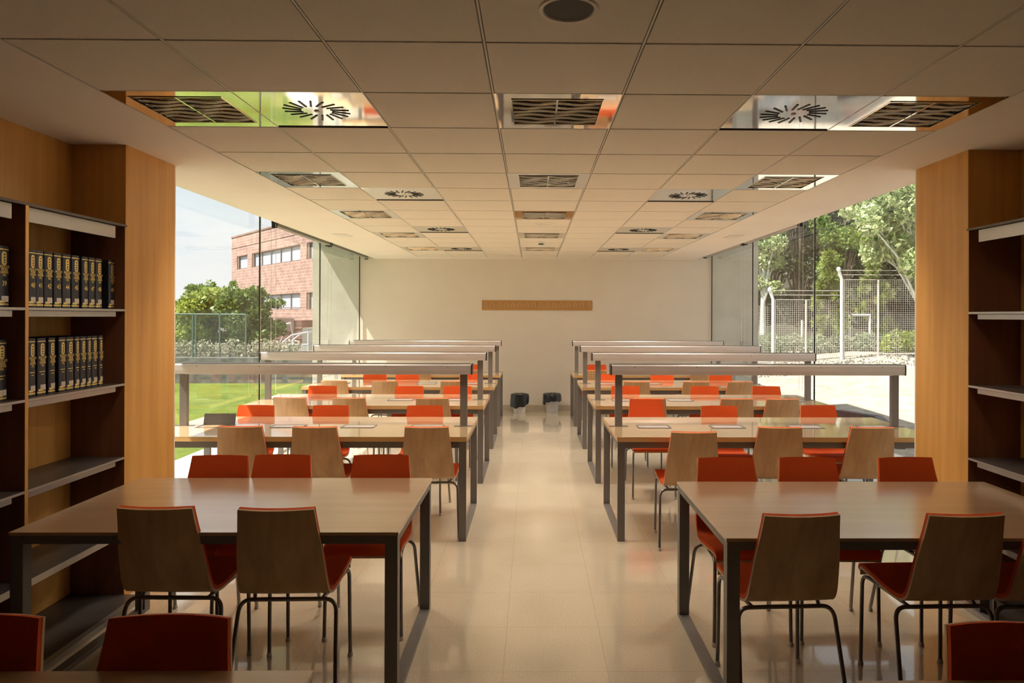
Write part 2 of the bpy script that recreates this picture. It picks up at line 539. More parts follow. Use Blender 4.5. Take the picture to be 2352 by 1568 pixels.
# ceiling: tiles with open joints, light and diffuser openings left out
LIGHT_ROWS = [1, 4, 7, 10, 13]
DIFF_ROWS = [1, 5, 9, 13]
lights = [(c, r) for r in LIGHT_ROWS for c in (0, 3, 6)]
diffs = [(c, r) for r in DIFF_ROWS for c in (1, 5)]
holes = set(lights) | set(diffs)
cb = MB()
cb.mat(0)
g = 0.0075
for r in range(-11, 16):
    for c in range(7):
        if (c, r) in holes: continue
        x0 = GX0 + c * T; y0 = GY0 + r * T
        gx = 0.008
        cb.box(x0 + gx, x0 + T - gx, y0 + g, y0 + T - g, CZ, CZ + 0.02)
GX1 = GX0 + 7 * T
YR = GY0 - 11 * T
cb.mat(1)   # dark backing above the joints, leaving the openings
for r in range(-11, 16):
    for c in range(7):
        if (c, r) in holes: continue
        x0 = GX0 + c * T; y0 = GY0 + r * T
        cb.box(x0, x0 + T, y0, y0 + T, CZ + 0.021, CZ + 0.03)
cb.mat(2)   # plain plaster margins
cb.box(WL, GX0 - 0.004, CY1, Y_BACK, CZ, CZ + 0.03)
cb.box(BL, GX0 - 0.004, Y_REAR, CY0, CZ, CZ + 0.03)
cb.box(PL, GX0 - 0.004, CY0, CY1, CZ, CZ + 0.03)
cb.box(GX1 + 0.004, WR, CY1, Y_BACK, CZ, CZ + 0.03)
cb.box(GX1 + 0.004, BR, Y_REAR, CY0, CZ, CZ + 0.03)
cb.box(GX1 + 0.004, PR, CY0, CY1, CZ, CZ + 0.03)
cb.box(GX0 - 0.004, GX1 + 0.004, Y_END + 0.004, Y_BACK, CZ, CZ + 0.03)
cb.box(GX0 - 0.004, GX1 + 0.004, Y_REAR, YR, CZ, CZ + 0.03)
# fascia turning up to the soffit along the glass
cb.box(WL, WL + 0.02, CY1, Y_BACK, CZ + 0.02, SOF)
cb.box(WR - 0.02, WR, CY1, Y_BACK, CZ + 0.02, SOF)
struct('ceiling', cb, ['ceiling_tile', 'groove', 'plaster'])
rl = MB()
for k in range(8):
    x = GX0 + k * T
    w = 0.0075 if 0 < k < 7 else 0.004
    rl.mat(0).box(x - w, x + w, YR, Y_END, CZ + 0.006, CZ + 0.012)
    if 0 < k < 7:
        rl.mat(1).box(x - 0.0032, x + 0.0032, YR, Y_END, CZ + 0.001, CZ + 0.006)
struct('trim_3', rl, ['rail_dark', 'rail_light'])
# plenum above: black lining so the joints read dark
struct('trim_4', MB().box(WL + 0.03, WR - 0.03, Y_REAR, Y_BACK, CZ + 0.22, CZ + 0.24), 'black')

# ------------------------------------------------------------------ windows
WY = [CY1 + 0.03, 5.75, 8.01, 10.27, Y_BACK - 0.03]
wn = 0
for side, gx, sgn in (('left', GL, -1), ('right', GR, 1)):
    for i in range(4):
        wn += 1
        y0, y1 = WY[i], WY[i + 1]
        p = MB()
        if sgn < 0: p.quad((gx, y0, 0.01), (gx, y1, 0.01), (gx, y1, SOF), (gx, y0, SOF))
        else: p.quad((gx, y1, 0.01), (gx, y0, 0.01), (gx, y0, SOF), (gx, y1, SOF))
        w = struct('window_%d' % wn, p, 'window_glass')
        MB().box(gx - 0.007, gx + 0.007, y1 - 0.008, y1 + 0.0, 0, SOF).build('mullion', 'black', w)
        MB().box(gx - 0.008, gx + 0.008, y1 + 0.000, y1 + 0.010, 0, SOF).build('joint_strip', 'white_plastic', w)
        MB().box(gx - 0.02, gx + 0.02, y0, y1, 0, 0.025).build('floor_channel', 'alu', w)

# roller blinds rolled up by the left and right glass
for side, gx, sgn, z in (('left', GL, 1, 2.755), ('right', GR, -1, 2.80)):
    for i, (y0, y1) in enumerate(((8.12, 10.2), (10.34, 12.56))):
        where = ('nearer', 'farther')[i]
        b = empty('roller_blind', (gx + sgn * 0.13, y0, z), 0,
                  'rolled-up roller blind above the %s bay of the %s window wall' % (where, side), 'blind', 'roller blinds along the windows')
        m = MB().tube([(0, 0, 0), (0, y1 - y0, 0)], 0.038, 16)
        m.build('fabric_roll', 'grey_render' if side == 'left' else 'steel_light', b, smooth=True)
        MB().box(-0.03, 0.03, -0.03, -0.002, -0.05, SOF - z).build('bracket', 'black', b)
        MB().box(-0.03, 0.03, y1 - y0 + 0.002, y1 - y0 + 0.03, -0.05, SOF - z).build('bracket', 'black', b)
        ch = MB()
        for dx in (0.012, -0.012):
            ch.tube([(dx * 2, -0.04, 0), (dx * 2, -0.04 + dx, -1.95)], 0.0022, 5)
        ch.build('pull_chain', 'rail_light', b)
        MB().tube([(0.03, -0.02, -0.03), (0.03, y1 - y0, -0.03)], 0.009, 8).build('bottom_bar', 'alu', b)

# ------------------------------------------------------------------ ceiling lights
ORD = ['nearest the camera', 'second from the camera', 'third from the camera', 'fourth from the camera', 'fifth, next to the far wall']
SIDE3 = {0: 'left', 3: 'centre', 6: 'right'}


def make_light():
    r = empty('ceiling_light', (0, 0, CZ))
    h = 0.2965; o = 0.215
    f = MB()
    for (x0, x1, y0, y1) in ((-h, h, -h, -o), (-h, h, o, h), (-h, -o, -o, o), (o, h, -o, o)):
        f.box(x0, x1, y0, y1, 0.0, 0.006)
    f.build('frame_plate', 'mirror_metal', r)
    l = MB()
    for (x0, x1, y0, y1) in ((-o - .004, o + .004, -o - .004, -o), (-o - .004, o + .004, o, o + .004), (-o - .004, -o, -o, o), (o, o + .004, -o, o)):
        l.box(x0, x1, y0, y1, -0.003, 0.055)
    l.build('louvre_rim', 'louvre_metal', r)
    b = MB()
    n = 7
    for k in range(n):
        y = -o + (k + 0.5) * 2 * o / n
        # concave blade: wide top, thin bottom edge; its wave and brighter band imitate reflections
        prof = [(-0.0012, 0.0), (-0.0035, 0.009), (-0.007, 0.019), (-0.012, 0.030), (-0.020, 0.042), (0.020, 0.042), (0.012, 0.030), (0.007, 0.019), (0.0035, 0.009), (0.0012, 0.0)]
        m = len(prof)
        NS = 16
        vs = []
        for q in range(NS + 1):
            x = -o + 2 * o * q / NS
            wv = 0.0045 * sin(q / NS * 4 * pi + k * 1.3)
            vs += [(x, y + a, c + wv * (1 - c / 0.042)) for a, c in prof]
        for q in range(NS):
            for i in range(m):
                i2 = (i + 1) % m
                b.mat(1 if i in (0, 8, 9) else 0)
                f0 = q * m
                b.add([vs[f0 + i], vs[f0 + i2], vs[f0 + m + i2], vs[f0 + m + i]], [(0, 1, 2, 3)])
    b.build('louvre_blades', ['louvre_metal', 'louvre_gleam'], r)
    MB().box(-0.004, 0.004, -o, o, -0.002, 0.04).build('centre_divider', 'louvre_metal', r)
    hs = MB()
    hs.box(-o - 0.02, o + 0.02, -o - 0.02, o + 0.02, 0.115, 0.12)
    hs.box(-o - 0.02, -o - 0.01, -o - 0.02, o + 0.02, 0.05, 0.12)
    hs.box(o + 0.01, o + 0.02, -o - 0.02, o + 0.02, 0.05, 0.12)
    hs.box(-o - 0.02, o + 0.02, -o - 0.02, -o - 0.01, 0.05, 0.12)
    hs.box(-o - 0.02, o + 0.02, o + 0.01, o + 0.02, 0.05, 0.12)
    hs.build('housing', 'rail_dark', r)
    for x in (-0.13, 0.13):
        MB().tube([(x, -o, 0.075), (x, o, 0.075)], 0.012, 10).build('lamp_tube', 'tube', r, smooth=True)
    return r


def make_diffuser():
    r = empty('air_diffuser', (0, 0, CZ))
    h = 0.2965
    MB().box(-h, h, -h, h, 0.001, 0.008).build('face_plate', 'mirror_metal', r)
    MB().box(-h, h, h - 0.004, h + 0.002, -0.0045, 0.001).build('front_lip', 'rail_dark', r)
    s = MB()
    n = 18
    for k in range(n):
        a = 2 * pi * k / n + 0.1
        ca, sa = cos(a), sin(a)
        r0, r1, w = 0.075, 0.165, 0.0052
        sk = 0.35
        a2 = a + sk
        tx, ty = cos(a2), sin(a2)
        px, py = -ty * w, tx * w
        bx, by = r0 * ca, r0 * sa
        ex, ey = bx + (r1 - r0) * tx, by + (r1 - r0) * ty
        s.prism([(bx - px, by - py), (ex - px, ey - py), (ex + px, ey + py), (bx + px, by + py)], -0.0015, 0.001)
    s.build('slot_ring', 'black', r)
    c = MB().lathe([(0, -0.004), (0.012, -0.0035), (0.014, 0.001)], 14)
    c.build('centre_screw', 'rail_light', r)
    return r


lp = make_light(); dp = make_diffuser()
index_kids(None)
FILL_W = [10, 42, 58, 56, 52]  # power of the added fill per row; the fixtures themselves are off
for i, (c, r) in enumerate(lights):
    o = lp if i == 0 else copy_tree(lp)
    o.location = (GX0 + (c + .5) * T, GY0 + (r + .5) * T, CZ)
    pw = FILL_W[LIGHT_ROWS.index(r)]
    if pw:
        ld = bpy.data.lights.new('added_fill', 'AREA')  # area light added above the blades to brighten the room
        ld.shape = 'SQUARE'; ld.size = 0.40; ld.energy = pw; ld.color = (1.0, 0.92, 0.82)
        lo = bpy.data.objects.new('added_fill', ld)
        COL.objects.link(lo); lo.parent = o; lo.location = (0, 0, 0.052)
    tag(o, 'square louvred mirror ceiling light, %s column, %s' % (SIDE3[c], ORD[LIGHT_ROWS.index(r)]), 'ceiling light', 'louvred ceiling lights')
for i, (c, r) in enumerate(diffs):
    o = dp if i == 0 else copy_tree(dp)
    o.location = (GX0 + (c + .5) * T, GY0 + (r + .5) * T, CZ)
    tag(o, 'metal ceiling air diffuser with radial slots, %s side, %s' % ('left' if c == 1 else 'right',
        ['nearest the camera', 'second from the camera', 'third from the camera', 'next to the far wall'][DIFF_ROWS.index(r)]), 'air vent', 'radial slot air diffusers')

# ceiling loudspeaker, flush disc, smoke detector, emergency lights
s = empty('ceiling_speaker', (0.118, 2.335, CZ), 0, 'round ceiling loudspeaker with brown grille at the top edge of the photo', 'loudspeaker')
MB().lathe([(0.083, -0.002), (0.088, -0.008), (0.098, -0.006), (0.102, 0.0)], 40).build('rim', 'rail_light', s, smooth=True)
MB().lathe([(0.0, -0.004), (0.084, -0.003)], 40).build('grille', 'speaker_mesh', s)
d = empty('ceiling_speaker', (0.130, 7.74, CZ), 0, 'pale round disc in the ceiling between the third and fourth centre lights', 'loudspeaker')
MB().lathe([(0.083, -0.002), (0.088, -0.008), (0.098, -0.006), (0.102, 0.0)], 32).build('rim', 'white_plastic', d, smooth=True)
MB().lathe([(0.0, -0.004), (0.084, -0.003)], 32).build('grille', 'rail_light', d)
s = empty('smoke_detector', (0.12, 9.70, CZ), 0, 'white smoke detector between the last two centre ceiling lights', 'smoke detector')
MB().lathe([(0.06, 0.0), (0.06, -0.012), (0.05, -0.016)], 24).build('base', 'white_plastic', s, smooth=True)
MB().lathe([(0.046, -0.016), (0.042, -0.045), (0.02, -0.052), (0.0, -0.052)], 24).build('sensor_head', 'white_plastic', s, smooth=True)
sl = MB()
for a in (-2.2, -1.75, -1.4, -0.95):
    sl.box(0.044 * cos(a) - .007, 0.044 * cos(a) + .007, 0.046 * sin(a) - .003, 0.046 * sin(a) + .003, -0.040, -0.024)
sl.build('sensor_slots', 'black', s)
for x, y, w in ((-2.415, 8.95, 'left'), (2.56, 8.9, 'right')):
    e = empty('emergency_light', (x, y, CZ), 0, 'small flush white emergency light panel in the %s plaster margin' % w, 'emergency light', 'flush emergency lights')
    MB().box(-0.09, 0.09, -0.16, 0.16, -0.006, 0).build('frame', 'white_plastic', e)
    MB().box(-0.075, 0.075, -0.145, 0.145, -0.008, -0.006).build('diffuser', 'rail_light', e)


# ------------------------------------------------------------------ chairs
def bez(p0, p1, p2, n=6):
    p0, p1, p2 = Vector(p0), Vector(p1), Vector(p2)
    return [p0 * (1 - t) ** 2 + p1 * 2 * t * (1 - t) + p2 * t * t for t in [k / n for k in range(n + 1)]]


def interp_profile(n=34):
    # (y, z, half width, back curve) seat surface from front lip to top of back
    P = [(.226, .446, .196, 0), (.224, .468, .200, 0), (.205, .482, .204, 0), (.16, .482, .206, 0), (.08, .474, .206, .0), (0, .464, .205, .002), (-.08, .458, .203, .004),
         (-.135, .464, .200, .006), (-.170, .487, .197, .010), (-.192, .530, .195, .014), (-.212, .60, .190, .018), (-.235, .69, .183, .022), (-.258, .78, .171, .025), (-.280, .872, .162, .027)]
    return P


def shell_mesh(t0, t1, inset, name, mat, parent):
    """sheet between offsets t0 and t1 along the profile normal (+ = outward, towards back/underside)"""
    P = interp_profile()
    pts = []
    # refine with catmull-rom
    def cr(a, b, c, d, t):
        return tuple(0.5 * ((2 * b[i]) + (-a[i] + c[i]) * t + (2 * a[i] - 5 * b[i] + 4 * c[i] - d[i]) * t * t + (-a[i] + 3 * b[i] - 3 * c[i] + d[i]) * t ** 3) for i in range(4))
    for i in range(len(P) - 1):
        a = P[max(i - 1, 0)]; b = P[i]; c = P[i + 1]; d = P[min(i + 2, len(P) - 1)]
        for k in range(3): pts.append(cr(a, b, c, d, k / 3))
    pts.append(P[-1])
    M = 13
    N = len(pts)
    def layer(off, ins):
        out = []
        for i, (y, z, w, cv) in enumerate(pts):
            j0, j1 = max(i - 1, 0), min(i + 1, N - 1)
            ty, tz = pts[j1][0] - pts[j0][0], pts[j1][1] - pts[j0][1]
            L = math.hypot(ty, tz) or 1
            # travelling front->back->up: outward normal = rotate tangent clockwise/ccw
            ny, nz_ = -(-tz) / L * 1.0, 0
            ny, nz_ = tz / L * -1.0, ty / L * 1.0
            if i < 2: ny, nz_ = (0.0, -1.0) if i == 0 else (-0.2, -0.98)
            ww = w - ins
            for k in range(M):
                u = -1 + 2 * k / (M - 1)
                x = u * ww
                yy = y + ny * off - cv * (1 - u * u)
                out.append((x, yy, z + nz_ * off))
        return out
    A = layer(t0, inset); B = layer(t1, inset)
    vs = A + B
    o = N * M
    fs = []
    for i in range(N - 1):
        for k in range(M - 1):
            a = i * M + k
            fs.append((a, a + 1, a + M + 1, a + M))
            fs.append((o + a, o + a + M, o + a + M + 1, o + a + 1))
        a = i * M; fs.append((a, a + M, o + a + M, o + a))
        a = i * M + M - 1; fs.append((a, o + a, o + a + M, a + M))
    for k in range(M - 1):
        fs.append((k, o + k, o + k + 1, k + 1))
        a = (N - 1) * M + k
        fs.append((a, a + 1, o + a + 1, o + a))
    m = MB().add(vs, fs)
    ob = m.build(name, mat, parent, smooth=True)
    bm = bmesh.new(); bm.from_mesh(ob.data); bmesh.ops.recalc_face_normals(bm, faces=bm.faces); bm.to_mesh(ob.data); bm.free()
    for p in ob.data.polygons: p.use_smooth = True
    try: ob.data.set_sharp_from_angle(angle=radians(40))
    except Exception: pass
    return ob


def make_chair():
    r = empty('reading_chair', (0, 0, 0))
    shell_mesh(0.000, 0.011, 0.0, 'plywood_shell', 'chair_wood', r)
    shell_mesh(-0.017, -0.0004, 0.001, 'upholstery', 'upholstery', r)
    R = 0.0095
    zb = 0.418
    MB().tube([(-0.165, -0.118, zb), (0.165, -0.118, zb)], R, 10).build('crossbar', 'chrome_dark', r, smooth=True)
    for s in (-1, 1):
        path = [(s * .160, -0.118, zb)] + [tuple(p) for p in bez((s * .165, -0.118, zb), (s * .215, -0.120, zb), (s * .218, -0.135, zb - .055), 7)][0:] + [(s * .236, -0.222, 0.012)]
        l = MB().tube(path, R, 10).build('leg', 'chrome_dark', r, smooth=True)
        MB().lathe([(0.0, 0.0), (0.013, 0.0), (0.0135, 0.010), (0.0105, 0.022), (0.0, 0.022)], 12, (s * .236, -0.222, 0)).build('foot_glide', 'glide', l, smooth=True)
        path = [(s * .200, 0.212, 0.012), (s * .196, 0.206, 0.39)] + [tuple(p) for p in bez((s * .196, 0.206, .395), (s * .194, 0.204, .447), (s * .190, 0.155, .444), 7)]
        l = MB().tube(path, R, 10).build('leg', 'chrome_dark', r, smooth=True)
        MB().lathe([(0.0, 0.0), (0.013, 0.0), (0.0135, 0.010), (0.0105, 0.022), (0.0, 0.022)], 12, (s * .200, 0.212, 0)).build('foot_glide', 'glide', l, smooth=True)
        MB().tube([(s * .190, 0.155, .444), (s * .172, -0.05, .436), (s * .150, -0.120, zb + .002)], R * 0.95, 10).build('side_rail', 'chrome_dark', r, smooth=True)
        MB().box(s * .178 - .018, s * .178 + .018, 0.06, 0.10, .446, .466).build('mounting_pad', 'black', r)
    return r


chair0 = make_chair()
KIDS.clear(); index_kids(None)
used = [False]


def place_chair(x, y, away, label, cat='chair', grp='reading chairs with orange upholstery', rot=0.0):
    """y = depth of the top of the back; away: plywood back towards the camera"""
    if used[0]: o = copy_tree(chair0)
    else: o = chair0; used[0] = True
    yy = y + 0.30 if away else y - 0.30
    o.location = (x, yy, 0)
    o.rotation_euler = (0, 0, (0 if away else pi) + rot)
    tag(o, label, cat, grp)
    return o


def chair_row(xs, y, away, table, order=None, rots=None):
    n = len(xs)
    if order is None:
        order = {1: ['only one'], 2: ['left of two', 'right of two'], 3: ['leftmost of three', 'middle of three', 'rightmost of three']}[n]
    for i, x in enumerate(xs):
        yy = y[i] if isinstance(y, (list, tuple)) else y
        rt = rots[i] if rots else random.uniform(-0.03, 0.03)
        if away: lb = 'plywood-backed chair before %s, %s' % (table, order[i])
        else: lb = 'orange backrest chair behind %s, %s' % (table, order[i])
        place_chair(x, yy, away, lb, rot=rt)


TN = {'FL': 'the cut-off foreground left table', 'FR': 'the cut-off foreground right table',
      'NL': 'the left lampless table', 'NR': 'the right lampless table',
      'L1': 'the nearest left lamp-bar table', 'L2': 'the second left lamp-bar table', 'L3': 'the third left lamp-bar table', 'L4': 'the farthest left lamp-bar table',
      'R1': 'the nearest right lamp-bar table', 'R2': 'the second right lamp-bar table', 'R3': 'the third right lamp-bar table', 'R4': 'the farthest right lamp-bar table'}
chair_row([-1.49, -0.985], 1.95, False, TN['FL'], ['by the photo edge', 'nearer the aisle'], [0.03, 0.0])
chair_row([1.27], 1.89, False, TN['FR'], ['the only one'], [-0.04])
chair_row([-1.83, -1.47, -0.885], [4.17, 4.19, 4.19], False, TN['NL'], rots=[0.0, 0, 0.02])
bpy.data.objects  # keep
chair_row([-1.615, -1.10], [3.02, 3.00], True, TN['NL'], rots=[-0.02, 0.02])
chair_row([1.14, 1.61, 2.21], [4.12, 4.13, 4.13], False, TN['NR'], rots=[0.02, -0.03, 0.05])
chair_row([1.12, 1.82, 2.26], 2.91, True, TN['NR'], rots=[0.05, 0.03, 0.05])
chair_row([-2.18, -1.62, -0.79], [5.23, 5.21, 5.22], True, TN['L1'], rots=[0.02, 0.02, 0.02])
chair_row([-2.53, -1.85, -0.98], 6.49, False, TN['L1'])
chair_row([-2.43, -1.84, -1.00], 7.05, True, TN['L2'])
chair_row([-2.46, -1.44, -0.88], 8.28, False, TN['L2'])
chair_row([-2.51, -1.86, -0.99], 8.90, True, TN['L3'])
chair_row([-2.25, -1.78, -0.88], 10.1, False, TN['L3'])
chair_row([-1.72, -0.93], 10.73, True, TN['L4'])
chair_row([-1.03], 11.95, False, TN['L4'], ['the only one'])
chair_row([1.17, 1.87, 2.56], [5.00, 5.22, 5.22], True, TN['R1'], rots=[-0.02, -0.02, 0.0])
chair_row([1.14, 1.73, 2.68], [7.02, 6.50, 6.55], False, TN['R1'], ['pulled back near the aisle', 'middle of three', 'nearest the window'])
chair_row([1.20, 2.07, 2.54], [7.07, 7.05, 7.04], True, TN['R2'])
chair_row([1.10, 2.04, 2.78], 8.33, False, TN['R2'])
chair_row([1.33, 2.10, 2.66], 8.90, True, TN['R3'])
chair_row([1.08, 1.86, 2.70], 10.05, False, TN['R3'])
chair_row([0.99, 2.62], 10.73, True, TN['R4'])
chair_row([1.10], 12.0, False, TN['R4'], ['the only one'])
bpy.data.objects


# ------------------------------------------------------------------ tables
def lamp_table():
    r = empty('reading_table', (0, 0, 0))
    W, D, H = 2.45, 1.055, 0.789
    mb = MB()
    mb.mat(0).box(0, W, 0, D, H - 0.005, H)
    mb.mat(1).box(0.0005, W - .0005, 0.0005, D - .0005, H - 0.036, H - 0.005)
    mb.build('table_top', ['table_wood', 'edge_wood'], r)
    fz = H - 0.036
    for x0 in (0.004, W - 0.056 - 0.004):
        for y0 in (0.004, D - 0.03 - 0.004):
            MB().box(x0, x0 + .056, y0, y0 + .03, 0.0, fz - 0.001).build('leg', 'steel', r, bevel=0.002)
        MB().box(x0, x0 + .056, .034, D - .034, 0.0, 0.018).build('foot_rail', 'steel', r, bevel=0.002)
        MB().box(x0, x0 + .056, .034, D - .034, fz - .03, fz - .001).build('end_rail', 'steel', r)
    MB().box(0.06, W - 0.06, 0.03, 0.05, fz - 0.052, fz - .001).build('apron', 'steel', r)
    MB().box(0.06, W - 0.06, D - 0.05, D - 0.03, fz - 0.052, fz - .001).build('apron', 'steel', r)
    t = MB()
    t.box(0.30, W - 0.30, 0.36, 0.72, fz - .085, fz - .080)
    t.box(0.30, W - 0.30, 0.36, 0.365, fz - .085, fz - .001)
    t.box(0.30, W - 0.30, 0.715, 0.72, fz - .085, fz - .001)
    t.build('cable_tray', 'steel', r)
    for x0 in (0.045, W - 0.045 - 0.058):
        p = MB()
        p.box(x0, x0 + .058, D * .5 - .02, D * .5 + .02, H + 0.003, 1.222)
        p.box(x0 - 0.05, x0 + .108, D * .5 - .023, D * .5 + .023, H, H + .003)
        p.build('lamp_post', 'steel', r)
    b = MB()
    zb, zt = 1.220, 1.304
    prof = [(-0.052, zb), (0.052, zb), (0.055, zb + .03), (0.055, zt - .012), (0.048, zt), (-0.048, zt), (-0.055, zt - .012), (-0.055, zb + .03)]
    vs = []
    for x in (0.012, W - 0.012): vs += [(x, D * .5 + y, z) for y, z in prof]
    m = len(prof)
    b.add(vs, [(i, (i + 1) % m, m + (i + 1) % m, m + i) for i in range(m)] + [tuple(range(m - 1, -1, -1)), tuple(range(m, 2 * m))])
    bar = b.build('lamp_bar', 'steel_light', r)
    for x0, x1 in ((0.002, 0.0115), (W - .0115, W - .002)):
        vs = []
        for x in (x0, x1): vs += [(x, D * .5 + y * 1.05, (z - 1.262) * 1.05 + 1.262) for y, z in prof]
        MB().add(vs, [(i, (i + 1) % m, m + (i + 1) % m, m + i) for i in range(m)] + [tuple(range(m - 1, -1, -1)), tuple(range(m, 2 * m))]).build('end_cap', 'black', bar)
    MB().box(0.02, W - .02, D * .5 - .0485, D * .5 + .0485, zt + .0003, zt + .004).build('top_cover', 'shelf_metal', bar)
    for k in range(5):
        x = 0.2 + k * (W - .4) / 4
        MB().box(x - .003, x + .003, D * .5 - .0565, D * .5 - .055, zt - .024, zt - .018).build('screw', 'black', bar)
    MB().box(0.10, W - .10, D * .5 - .03, D * .5 + .03, zb - .004, zb - .0004).build('lamp_diffuser', 'tube', bar)
    return r


SOCK = [0.62, 1.10, 1.58]


def socket(parent, x, lid_open=False):
    y = 0.42
    f = MB()
    for (x0, x1, y0, y1) in ((-.135, .135, 0, .012), (-.135, .135, .138, .15), (-.135, -.123, .012, .138), (.123, .135, .012, .138)):
        f.box(x + x0, x + x1, y + y0, y + y1, 0.789, 0.793)
    fr = f.build('socket_frame', 'steel', parent)
    if lid_open:
        l = MB().box(-.13, .13, -0.003, 0.003, 0, .090)
        lo = l.build('socket_lid', 'notebook', fr, loc=(x, y + .145, .794))
        lo.rotation_euler = (radians(-14), 0, 0)
    else:
        MB().box(x - .121, x + .121, y + .014, y + .136, 0.789, 0.7915).build('socket_lid', 'steel_light', fr)


tab = lamp_table()
YT = [5.285, 7.12, 8.97, 10.80]
SOCKX = {'L': [0.345, 0.94, 1.52, 2.08], 'R': [0.36, 0.97, 1.62, 2.2]}
rowname = ['nearest the camera', 'second from the camera', 'third from the camera', 'farthest, next to the end wall']
KIDS.clear(); index_kids(None)
roots = []
for si, (sd, x0) in enumerate((('left', -2.94), ('right', 0.645))):
    for k in range(4):
        o = tab if (si == 0 and k == 0) else copy_tree(tab)
        o.location = (x0, YT[k], 0)
        tag(o, 'long beech reading table with metal lamp bar, %s row, %s' % (sd, rowname[k]), 'table', 'reading tables with lamp bars')
        roots.append((o, sd, k))
for o, sd, k in roots:
    xs = SOCKX['L' if sd == 'left' else 'R']
    for j, x in enumerate(xs):
        if j == 3 and sd == 'left' and k == 0: pass
        socket(o, x, lid_open=(sd == 'left' and k == 0 and j == 0))


def plain_table(x0, x1, y0, y1, label):
    W, D, H = x1 - x0, y1 - y0, 0.757
    r = empty('plain_table', (x0, y0, 0), 0, label, 'table', 'lampless tables between the bookcases')
    mb = MB()
    mb.mat(0).box(0, W, 0, D, H - 0.004, H)
    mb.mat(1).box(0.0005, W - .0005, 0.0005, D - .0005, H - 0.014, H - 0.004)
    mb.build('table_top', ['table_wood_matt_dim', 'table_wood_matt_dim'], r)
    fz = H - 0.0145
    for xa in (0.004, W - 0.056 - 0.004):
        for ya in (0.004, D - 0.056 - 0.004):
            MB().box(xa, xa + .056, ya, ya + .056, 0.0, fz).build('leg', 'steel', r, bevel=0.002)
        MB().box(xa, xa + .056, .061, D - .061, 0.0, 0.022).build('foot_rail', 'steel', r, bevel=0.002)
        MB().box(xa, xa + .056, .061, D - .061, fz - .035, fz).build('end_rail', 'steel', r)
    MB().box(0.061, W - 0.061, 0.008, 0.03, fz - 0.038, fz).build('apron', 'steel', r)
    MB().box(0.061, W - 0.061, D - 0.03, D - 0.008, fz - 0.038, fz).build('apron', 'steel', r)


plain_table(-2.265, -0.58, 3.06, 4.085, 'dark-topped table without lamp bar between left bookcase and aisle')
plain_table(0.83, 2.60, 2.975, 4.0, 'dark-topped table without lamp bar between right bookcase and aisle')
plain_table(-2.345, -0.578, 0.845, 1.87, 'left foreground table, only its far edge above the photo bottom')
plain_table(0.842, 2.60, 0.785, 1.81, 'right foreground table, only a sliver at the photo bottom')


# ------------------------------------------------------------------ bookcases
SHZ = [1.734, 1.290, 0.850, 0.410]


def bookcase(side):
    s = 1 if side == 'left' else -1          # local +x towards the aisle
    xb = BL if side == 'left' else BR
    dep = (PL + 0.01 - BL) if side == 'left' else (BR - PR + 0.01)
    yend = CY0 - 0.006
    pitch = 0.83
    n = 7
    r = empty('bookcase', (xb, yend, 0), 0,
              'tall wooden bookcase along the left wall holding black volumes' if side == 'left' else 'tall empty wooden bookcase along the right wall', 'bookcase')

    def bx(m, x0, x1, y0, y1, z0, z1):
        a, b = sorted((s * x0, s * x1))
        return m.box(a, b, y0, y1, z0, z1)
    TOP = 2.228
    L = n * pitch
    bx(MB(), 0.002, 0.014, -L, 0, 0.03, TOP - .02).build('back_panel', 'panel_wood', r)
    for k in range(n + 1):
        y = -k * pitch
        y0, y1 = (y - 0.016, y) if k == 0 else (y - 0.011, y + 0.011)
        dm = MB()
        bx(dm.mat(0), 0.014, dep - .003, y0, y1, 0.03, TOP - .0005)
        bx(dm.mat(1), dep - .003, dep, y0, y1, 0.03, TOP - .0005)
        dm.build('side_panel' if k in (0, n) else 'divider', ['panel_wood_shaded', 'panel_wood'], r)  # faces take the shaded copy, front edges the plain veneer
    bx(MB(), 0.002, dep + .002, -L - .01, 0.002, TOP, TOP + 0.012).build('top_panel', 'shelf_metal', r)
    m = bx(MB(), 0.002, dep + 0.09, -L, -0.02, 0.0, 0.028)
    m.build('plinth', 'shelf_metal', r)
    bx(MB(), dep + .09, dep + .125, -L, -0.09, 0.0, 0.032).build('plinth_strip', 'alu', r)
    for k in range(n):
        ya, yb = -(k + 1) * pitch + .012, -k * pitch - (.017 if k == 0 else .012)
        bx(MB(), dep - .035, dep - .022, ya + 0.002, yb - .06, TOP - .075, TOP - .004).build('lamp_fascia', 'alu', r)
        for z in SHZ:
            sh = MB()
            bx(sh.mat(0), 0.015, dep - .004, ya, yb, z - .014, z)
            bx(sh.mat(1), dep - .0035, dep, ya, yb, z - .012, z)
            so = sh.build('shelf', ['shelf_metal', 'alu'], r)
            bx(MB(), dep - .030, dep - .018, ya + .0, yb - .06, z - .044, z - .015).build('label_rail', 'alu', so)
    return r


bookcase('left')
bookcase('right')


# ------------------------------------------------------------------ books
def up_y(u, X):
    """depth at which image column u meets the plane x = X (horizontal only)"""
    a = (u - 1241.1) / 1610.0
    t = math.tan(math.atan(a) + 0.0116)
    return X / t


